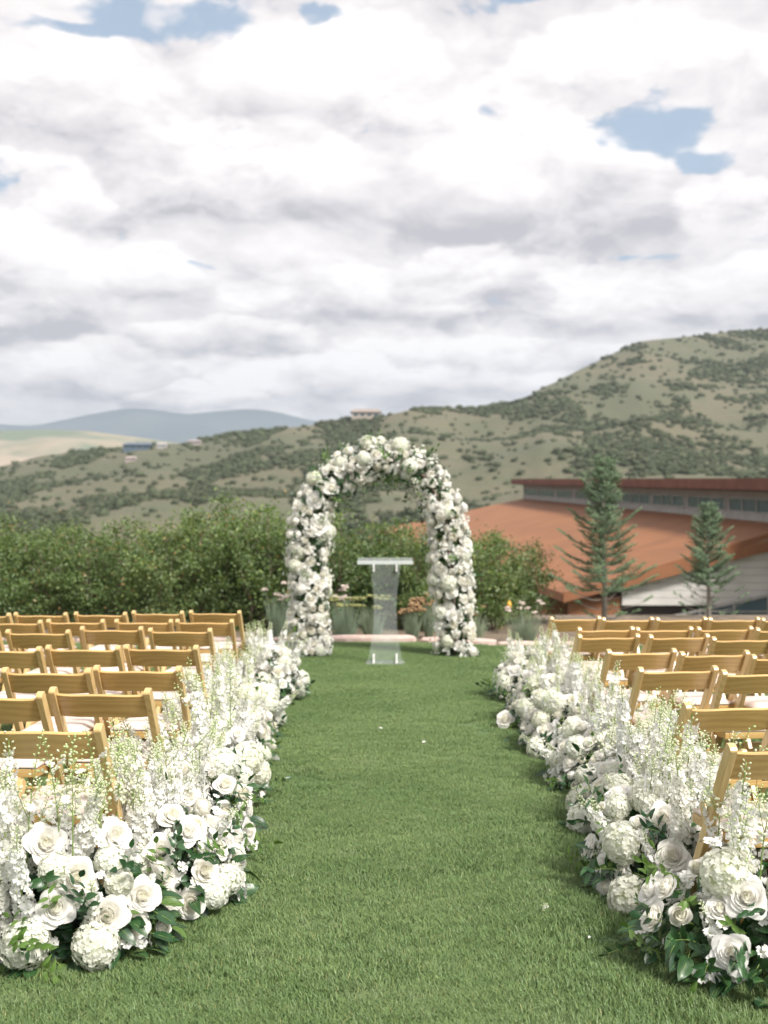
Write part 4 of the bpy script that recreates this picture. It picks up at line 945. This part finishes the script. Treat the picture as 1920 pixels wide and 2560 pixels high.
# ------------------------------------------------------------------ flower arch
AX = [(669, 1418), (668, 1330), (668, 1250), (667, 1170), (675, 1110), (699, 1060), (740, 1022), (785, 1000), (830, 992), (875, 1000), (915, 1030), (943, 1072), (960, 1120), (970, 1200), (978, 1280), (982, 1350), (982, 1418)]
DA = 13.1
AP = [pix(x * 1.1574, y * 1.1574, DA) for x, y in AX]; base = Vector((0, DA, 0))
AP = [p - base for p in AP]
arch = empty('flower_arch', base, 'round-topped arch covered in white roses and peonies with green leaves', 'flower arch')
seg = [0]; 
for i in range(1, len(AP)): seg.append(seg[-1] + (AP[i] - AP[i - 1]).length)
def arch_at(s):
    s *= seg[-1]; i = max(k for k in range(len(seg) - 1) if seg[k] <= s + 1e-9); f = (s - seg[i]) / (seg[i + 1] - seg[i]); return AP[i].lerp(AP[i + 1], f), (AP[i + 1] - AP[i]).normalized()
b = MB(); 
for o_ in (-.14, .14): b.tube([p + Vector((0, o_, 0)) for p in AP], .018, 6)
for k in range(0, 17, 2): b.tube([AP[k] + Vector((0, -.14, 0)), AP[k] + Vector((0, .14, 0))], .008, 5)
link('frame', b.mesh('frame', M_bark), arch)
ra = random.Random(12); b = MB()
for k in range(5200):
    s = ra.random(); P, d = arch_at(s); n = Matrix.Rotation(ra.uniform(0, 6.28), 3, d) @ Vector((0, -1, 0)); top_ = 1.0 + .18 * max(0, 1 - abs(s - .5) * 5)
    q = P + n * ra.uniform(.06, .185 * top_) * (1.4 if ra.random() < .08 else 1); q.z = max(.01, q.z)
    g = ra.uniform(.75, 1.5); leaf_geo(b, align((n + Vector([ra.uniform(-.8, .8) for _ in range(3)])).normalized(), ra.uniform(0, 6.28), 1, q), ra.uniform(.05, .085), ra.uniform(.028, .044), .2, .3, 0, (g * (1.3 if ra.random() < .2 else 1), g, g), 2)
fo = link('foliage', b.mesh('foliage', M_leafd), arch); fo['kind'] = 'stuff'
hits = []; nH = 0; tr_ = 0
while nH < 295 and tr_ < 14000:
    tr_ += 1; s = ra.random(); P, d = arch_at(s)
    a = ra.gauss(0, 1.0) if ra.random() < .85 else ra.uniform(-3.14, 3.14)
    n = Matrix.Rotation(a, 3, d) @ Vector((0, -1, 0)); kind = ra.choices(['peony', 'rose', 'hydrangea', 'cup'], [5, 3.5, 1.3, 1])[0]; sc_ = ra.uniform(1.15, 1.8) * (.72 if kind == 'hydrangea' else 1)
    rr_ = {'peony': .06, 'rose': .056, 'hydrangea': .078, 'cup': .042}[kind] * sc_; q = P + n * (.19 + ra.uniform(-.02, .05)); q.z = max(.07, q.z)
    if any((q - h).length < (rr_ + r2_) * .60 for h, r2_ in hits): continue
    hits.append((q, rr_)); head(arch, kind, q, (n + Vector((ra.uniform(-.3, .3), -.25, ra.uniform(-.1, .5)))).normalized(), sc_, ra); nH += 1
b = MB()
for k in range(420):
    s = ra.random(); P, d = arch_at(s); n = Matrix.Rotation(ra.gauss(0, 1.2), 3, d) @ Vector((0, -1, 0)); q = P + n * ra.uniform(.2, .27)
    for _ in range(5): floret(b, q + Vector([ra.uniform(-.04, .04) for _ in range(3)]), (n + Vector([ra.uniform(-.5, .5) for _ in range(3)])).normalized(), .018, 5, ra, 0, eye=1, cup=.5)
fl = link('small_florets', b.mesh('small_florets', [M_del, M_eye]), arch); fl['kind'] = 'stuff'
for k in range(200):
    s = ra.random() if k > 110 else ra.uniform(.33, .62); P, d = arch_at(s); a = ra.uniform(-3.14, 3.14); n = Matrix.Rotation(a, 3, d) @ Vector((0, -1, 0)); q = P + n * .17; q.z = max(.02, q.z)
    link('leaf_spray', (SPRAYS + SPRAYL)[ra.randrange(5)], arch, align((n + Vector((ra.uniform(-.4, .4), ra.uniform(-.3, .3), ra.uniform(-.2, .5)))).normalized(), ra.uniform(0, 6.28), ra.uniform(.8, 1.15), q))

# ------------------------------------------------------------------ clear acrylic lectern
m, t = newmat('clear_acrylic')
p = pbsdf(t, Base_Color=(0.80, 0.85, 0.84, 1), Roughness=0.06); t.set(p, 'Coat Weight', 0.6)
tr = t.n('ShaderNodeBsdfTransparent'); t.set(tr, 0, (0.95, 0.97, 0.965, 1)); lw = t.n('ShaderNodeLayerWeight'); t.set(lw, 'Blend', 0.35)
mx = t.n('ShaderNodeMixShader'); t.set(mx, 0, t.ss(lw.outputs[1], 0, 1, 0.91, 0.5)); t.set(mx, 1, p.outputs[0]); t.set(mx, 2, tr.outputs[0]); M_acr = finish(m, t, mx.outputs[0])
m, t = newmat('acrylic_edge'); p = pbsdf(t, Base_Color=(0.78, 0.82, 0.82, 1), Roughness=0.15); tr = t.n('ShaderNodeBsdfTransparent')
mx = t.n('ShaderNodeMixShader'); t.set(mx, 0, 0.4); t.set(mx, 1, p.outputs[0]); t.set(mx, 2, tr.outputs[0]); M_acre = finish(m, t, mx.outputs[0])
m, t = newmat('acrylic_top'); p = pbsdf(t, Base_Color=(0.80, 0.84, 0.84, 1), Roughness=0.08); tr = t.n('ShaderNodeBsdfTransparent')
mx = t.n('ShaderNodeMixShader'); t.set(mx, 0, 0.86); t.set(mx, 1, p.outputs[0]); t.set(mx, 2, tr.outputs[0]); M_acrt = finish(m, t, mx.outputs[0])
dp_ = 12.25; lc = pix(963, 1662, dp_); lc.z = 0
lec = empty('lectern', lc, 'clear acrylic lectern with flared front panel standing under the flower arch', 'lectern')
pw = [(0.010, .192), (.2, .160), (.4, .130), (.6, .120), (.8, .132), (1.0, .158), (1.115, .176)]
def plate(b, y0, th, edge_only=False):
    zs = np.linspace(.012, 1.115, 17); ws = [float(np.interp(z, [a for a, _ in pw], [c for _, c in pw])) for z in zs]; V = []
    for z, w__ in zip(zs, ws):
        yy = y0 
        V += [(-w__, yy, z), (w__, yy, z), (w__, yy + th, z), (-w__, yy + th, z)]
    n = len(zs); big = [(i * 4, i * 4 + 1, i * 4 + 5, i * 4 + 4) for i in range(n - 1)] + [(i * 4 + 2, i * 4 + 3, i * 4 + 7, i * 4 + 6) for i in range(n - 1)]
    ed = [(i * 4 + 1, i * 4 + 2, i * 4 + 6, i * 4 + 5) for i in range(n - 1)] + [(i * 4 + 3, i * 4, i * 4 + 4, i * 4 + 7) for i in range(n - 1)] + [(3, 2, 1, 0), (n * 4 - 4, n * 4 - 3, n * 4 - 2, n * 4 - 1)]
    b.add(V, big, 0); b.add(V, ed, 1)
b = MB(); plate(b, 0, .012); link('front_panel', b.mesh('front_panel', [M_acr, M_acre], False), lec)
b = MB(); Rt_ = Matrix.Rotation(R(9), 3, 'X'); b.box((0, -.05, 1.14), (.60, .30, .014), Rt_, 0); b.box((0, -.20, 1.122), (.60, .010, .036), Rt_, 1); link('book_rest', b.mesh('book_rest', [M_acrt, M_acre], False), lec)
b = MB(); b.box((0, 0, .021), (.42, .32, .016), None, 1); bs = link('base_plate', b.mesh('base_plate', [M_acr, M_acre], False), lec); bs.data.materials[1] = M_acr
M_brk = simple('white_bracket', (.82, .82, .80), .35)
for x in (-.125, .125):
    for z, h in ((.07, .10), (1.06, .08)):
        b = MB(); b.box((0, 0, 0), (.022, .03, h)); o = link('bracket', b.mesh('bracket', M_brk, False), lec, loc=(x, -.018, z))

# ------------------------------------------------------------------ flagstone edging
M_stone = simple('pink_flagstone', (.50, .36, .31), .85, 0, .4, 7, (.60, .47, .42))
edg = empty('stone_edging', (0, 14.75, 0), 'low edging of flat pinkish flagstones where the lawn ends behind the arch', 'edging')
rs_ = random.Random(4); x = -8.5
while x < 8.5:
    big = abs(x + .95 + .3) < .35; wv_ = 1.25 if abs(x + .62) < .3 else rs_.uniform(.35, .75)
    h = .085 if wv_ > 1 else rs_.uniform(.04, .06); dpt = .30
    n = 9; V = []; 
    for zl, k_ in ((-.06, 1.0), (h * .7, 1.0), (h, .9)):
        for i in range(n):
            a = 2 * math.pi * i / n; rr_ = (abs(math.cos(a)) ** 4 + abs(math.sin(a)) ** 4) ** -.25 * rs_.uniform(.93, 1.0)
            V.append((math.cos(a) * rr_ * wv_ / 2 * k_, math.sin(a) * rr_ * dpt / 2 * k_, zl + (rs_.uniform(-.008, .008) if zl > 0 else 0)))
    b = MB(); b.add(V, [(l * n + i, l * n + (i + 1) % n, (l + 1) * n + (i + 1) % n, (l + 1) * n + i) for l in (0, 1) for i in range(n)] + [tuple(2 * n + i for i in range(n))])
    link('stone', b.mesh('stone', M_stone, False), edg, loc=(x + wv_ / 2, rs_.uniform(-.03, .03), gz(x))); x += wv_ + .015

# ------------------------------------------------------------------ shrubs behind the lawn
def shrub_meshes(seed, H=1.9, W_=1.6, nl=11000, hs=.075):
    r_ = random.Random(seed); st = MB(); lf = MB(); cl = []
    for k in range(9):
        a = r_.uniform(0, 6.28); x0, y0 = r_.uniform(0, .3) * math.cos(a), r_.uniform(0, .3) * math.sin(a); top_ = Vector((math.cos(a) * r_.uniform(.15, .5) * W_, math.sin(a) * r_.uniform(.15, .5) * W_, H * r_.uniform(.62, 1.0)))
        P0 = Vector((x0, y0, -.1)); pts = [P0.lerp(top_, i / 5) + Vector([r_.uniform(-.06, .06) for _ in range(3)]) * (0 if i == 0 else 1) for i in range(6)]
        st.tube(pts, [.020 - .0032 * i for i in range(6)], 5)
        for q in range(7):
            P, d = on_curve(pts, r_.uniform(.12, .95)); e_ = P + Vector((r_.uniform(-.45, .45), r_.uniform(-.45, .45), r_.uniform(.0, .42))); st.tube([P, P.lerp(e_, .5) + Vector((0, 0, .03)), e_], [.008, .006, .003], 4, caps=False); cl += [e_, P.lerp(e_, .6)]
        cl.append(top_)
    for k in range(46):      # lower skirt
        a = r_.uniform(0, 6.28); rr_ = r_.uniform(.25, .56) * W_; cl.append(Vector((rr_ * math.cos(a), rr_ * math.sin(a), r_.uniform(.1, H * .7))))
    rn = np.random.default_rng(seed); nc = len(cl); ci = rn.integers(0, nc, nl); spread = rn.uniform(.05, .13, nc)
    ctr = np.array([c[:] for c in cl]); tone = rn.uniform(.75, 1.25, nc)
    pos_ = ctr[ci] + rn.normal(0, 1, (nl, 3)) * spread[ci][:, None] * np.array([1.15, 1.15, .95]); pos_[:, 2] = np.maximum(pos_[:, 2], .02)
    d1 = rn.normal(0, 1, (nl, 3)); d1 /= np.linalg.norm(d1, axis=1)[:, None]; d2 = np.cross(d1, rn.normal(0, 1, (nl, 3))); d2 /= np.linalg.norm(d2, axis=1)[:, None]
    L = rn.uniform(.6, 1.15, nl)[:, None] * hs; v0 = pos_ - d1 * L * .5; v2 = pos_ + d1 * L * .5; v1 = pos_ + d2 * L * .27; v3 = pos_ - d2 * L * .27
    V = np.stack([v0, v1, v2, v3], 1).reshape(-1, 3); g = tone[ci] * rn.uniform(.75, 1.25, nl); hfrac = np.clip(pos_[:, 2] / H, 0, 1)
    yel = (rn.random(nl) < .12 + .25 * hfrac ** 2); brn = rn.random(nl) < .02
    C_ = np.stack([g * (1 + .35 * yel), g * (1 + .22 * yel), g], 1); C_[brn] = np.array([2.6, 1.2, 1.3]); C_ = np.repeat(C_, 4, 0)
    lf.add(V, [(4 * i, 4 * i + 1, 4 * i + 2, 4 * i + 3) for i in range(nl)]); lf.c = [C_]
    return st.mesh('stems', M_bark), lf.mesh('crown', M_shrub, False)
SH = [shrub_meshes(200 + i, nl=9000) for i in range(4)]
topl = [(-400, 1125), (-100, 1120), (0, 1118), (60, 1112), (150, 1128), (240, 1130), (330, 1122), (400, 1108), (470, 1078), (520, 1070), (580, 1082), (640, 1095), (700, 1110), (740, 1104), (800, 1112), (850, 1130), (900, 1135), (960, 1140), (1030, 1132), (1080, 1140), (1130, 1155), (1170, 1195), (1210, 1260)]
words = ['farthest left', 'olive green', 'broad', 'dense', 'rounded', 'loose', 'leafy', 'tall']
k = 0; xs1 = []; px = -120
px = -360
while px < 1165: xs1.append(px); px += 118
for k, px in enumerate(xs1 + [q_ + 58 for q_ in xs1]):
    back = k >= len(xs1); d = 17.0 + (1.5 if back else rs_.uniform(-.3, .3)); st, lf = SH[k % 4]
    ht = CAMZ + (HY - prof(topl, px * 1.1574)) / F * d + (.02 if back else -.06); zb = ground_z(0, d)
    X_ = (px * 1.1574 - HX) / F * d; s_ = (ht - zb) / 1.98
    if px > 1120: s_ *= .95
    landm = 'left of the arch' if px < 610 else ('seen through the arch' if px < 940 else 'right of the arch')
    lab = '%s green shrub in the %s hedge row, %s, %s from the left' % (['olive', 'bushy', 'leafy', 'full'][k % 4], 'back' if back else 'front', landm, (ordn + ['ninth', 'tenth', 'eleventh', 'twelfth', 'thirteenth', 'fourteenth'])[(k - len(xs1) if back else k)])
    r_ = empty('hedge_shrub', (X_, d, zb), lab, 'shrub', 'shrubs in the hedge row behind the lawn', rs_.uniform(0, 6.28)); r_.scale = (s_ * .98, s_ * .98, s_)
    link('stems', st, r_); link('crown', lf, r_)
# tiny yellow trap hanging in the shrub right of the arch
yb = pix(1273, 1512, 16.1); b = MB(); b.ellip((0, 0, 0), (.035, .035, .05), 10, 8); b.ellip((0, 0, .052), (.02, .02, .012), 8, 4, 0)
o = link('yellow_lantern', b.mesh('yellow_lantern', simple('yellow_plastic', (.75, .42, .05), .4))); o.location = yb; tag(o, 'small yellow object hanging in the dark shrub right of the arch', 'hanging ornament')

# ------------------------------------------------------------------ young spruces
def spruce(px, toppy, d, zb, spread, seed, label, lean=0, first=.28):
    r_ = random.Random(seed); top_ = pix(px, toppy, d); H = top_.z - zb; root = empty('spruce_tree', (top_.x, d, zb), label, 'tree')
    b = MB(); b.tube([(0, 0, -.1), (.01, 0, H * .3), (-.015, .01, H * .65), (0, 0, H)], [.05, .038, .02, .005], 8); link('trunk', b.mesh('trunk', M_greybark), root)
    cr_b = MB(); needles = []; nn = 0
    z = H * .14; k = 0
    while z < H * .985:
        f = z / H; R_ = spread * (1 - f) ** .62 * (.55 + .45 * sst(.1, .3, f)) * (1 if f > .0 else 1); nbr = 5
        for q in range(nbr):
            a = k * 2.4 + q * 6.28 / nbr + r_.uniform(-.3, .3); L = R_ * r_.uniform(.35, 1.12) + .05
            if r_.random() < .04: L *= 1.3
            up = .12 + .62 * f
            dirv = Vector((math.cos(a), math.sin(a), up)).normalized(); pts = [Vector((0, 0, z)) + dirv * L * s - Vector((0, 0, .10 * L * math.sin(s * 3.14))) for s in (0, .33, .66, 1)]
            cr_b.tube(pts, [.011, .008, .005, .002], 4, 1, caps=False)
            bare = f < first
            ntw = int(L / .032) + 3
            for t_ in range(ntw):
                s = (t_ + .6) / ntw
                if s < (.75 if bare else .15): continue
                if bare and r_.random() < .35: continue
                P, dd = on_curve(pts, min(.99, s)); sd_ = 1 if t_ % 2 else -1; side = dd.cross(Vector((0, 0, 1))).normalized() * sd_
                tl = (.20 * (1.15 - s) + .07) * r_.uniform(.8, 1.2) * (1.0 if L > .25 else .7); E = P + (side * .75 + dd * .8 + Vector((0, 0, r_.uniform(-.05, .25)))).normalized() * tl
                for (A0, B0) in ((P, E), (P, P + dd * .06)):
                    m_ = int((B0 - A0).length / .0075) + 2
                    for g_ in range(m_):
                        c0 = A0.lerp(B0, g_ / m_); ax = (B0 - A0).normalized(); o_ = Matrix.Rotation(r_.uniform(0, 6.28), 3, ax) @ ax.orthogonal().normalized(); tip = c0 + (o_ * .9 + ax * .7).normalized() * r_.uniform(.026, .042); wv = ax.cross(o_) * .0058
                        gg = r_.uniform(.7, 1.25) * (1 + .5 * (s > .8)); needles.append((c0 - wv, c0 + wv, tip, gg))
        z += H * .046 * (1.15 - .5 * f); k += 1
    V = [v for n_ in needles for v in n_[:3]]; cr_b.add(V, [(3 * i, 3 * i + 1, 3 * i + 2) for i in range(len(needles))], 0); cr_b.c[-1] = np.array([(n_[3], n_[3], n_[3] * 1.05) for n_ in needles for _ in range(3)])
    link('crown', cr_b.mesh('crown', [M_spruce, M_greybark], False), root)
spruce(1510, 1146, 18.0, -.35, 1.0, 5, 'larger young blue spruce standing before the rust-red roof')
spruce(1771, 1262, 20.0, -.55, .74, 9, 'smaller young green spruce at right before the pale board wall', first=.38)

# ------------------------------------------------------------------ plants in the bed behind the arch
M_fen = simple('yarrow_yellow', (.24, .25, .09), .8, 0, 0, 30); M_tan = simple('dried_flower', (.26, .17, .09), .9, 0, 0, 30, (.32, .20, .10)); M_ggrass = leafmat('grey_green_stem', (.20, .26, .19), (.26, .31, .22), .6, .2)
def umbel_plant(name, px, d, n, hmin, hmax, spr, mhead, mstem, label, cat, seed, hr=.05, flat=.22):
    r_ = random.Random(seed); x = (px - HX) / F * d; root = empty(name, (x, d, ground_z(x, d)), label, cat)
    for k in range(n):
        h = r_.uniform(hmin, hmax); e_ = Vector((r_.uniform(-spr, spr), r_.uniform(-.15, .15), h)); b = MB(); b.tube([(e_.x * .3, e_.y * .3, 0), (e_.x * .6, e_.y * .6, h * .5), e_], [.005, .004, .003], 4, caps=False)
        s_ = link('stem', b.mesh('stem', mstem), root); b = MB()
        for q in range(16): a = r_.uniform(0, 6.28); rr_ = hr * math.sqrt(r_.random()); b.ellip(e_ + Vector((rr_ * math.cos(a), rr_ * math.sin(a), r_.uniform(-.3, .6) * hr * flat + .005)), (hr * .28, hr * .28, hr * .22), 5, 3)
        link('flower_head', b.mesh('flower_head', mhead), s_)
    b = MB()
    for k in range(170):
        a = r_.uniform(0, 6.28); h = r_.uniform(.4, .85) * hmax; e_ = Vector((math.cos(a) * spr * r_.uniform(.3, 1.2), math.sin(a) * .2, h)); w_ = Vector((.006, 0, 0)); b0 = Vector((e_.x * .4, e_.y * .4, 0)); b.add([b0 - w_, b0 + w_, e_], [(0, 1, 2)])
    link('leaves', b.mesh('leaves', mstem), root)['kind'] = 'stuff'
umbel_plant('yarrow_plant', 862, 15.3, 9, .42, .60, .24, M_fen, M_ggrass, 'yellow-headed flat-topped plant left of the lectern behind the stones', 'plant', 1, .075)
umbel_plant('yarrow_plant', 930, 15.5, 8, .40, .58, .20, M_fen, M_ggrass, 'yellow-headed feathery plant directly behind the lectern', 'plant', 2, .07)
umbel_plant('dried_plant', 1030, 15.3, 7, .34, .52, .14, M_tan, M_ggrass, 'tan dried flower clump right of the lectern behind the stones', 'plant', 3, .085, .8)
umbel_plant('dried_plant', 1072, 15.5, 5, .3, .6, .10, M_tan, M_ggrass, 'rusty dried flower stems beside the right foot of the arch', 'plant', 4, .05, .8)
umbel_plant('dried_plant', 1180, 15.4, 8, .3, .5, .25, M_tan, M_ggrass, 'tan dried stems outside the right foot of the arch', 'plant', 6, .04, .8)
umbel_plant('white_flower_plant', 858, 15.9, 10, .45, .7, .16, M_cush, M_ggrass, 'small white flowering plant close to the left foot of the arch', 'plant', 7, .05, .8)
umbel_plant('white_flower_plant', 700, 15.6, 10, .45, .75, .22, M_cush, M_ggrass, 'small white flowering plant outside the left foot of the arch', 'plant', 8, .045, .8)
umbel_plant('white_flower_plant', 1310, 15.3, 9, .4, .55, .25, M_cush, M_ggrass, 'pale flowering plant on the bed right of the arch', 'plant', 9, .04, .8)
umbel_plant('yarrow_plant', 760, 15.2, 6, .25, .38, .15, M_tan, M_ggrass, 'low tan seed heads just right of the left arch foot', 'plant', 10, .045)
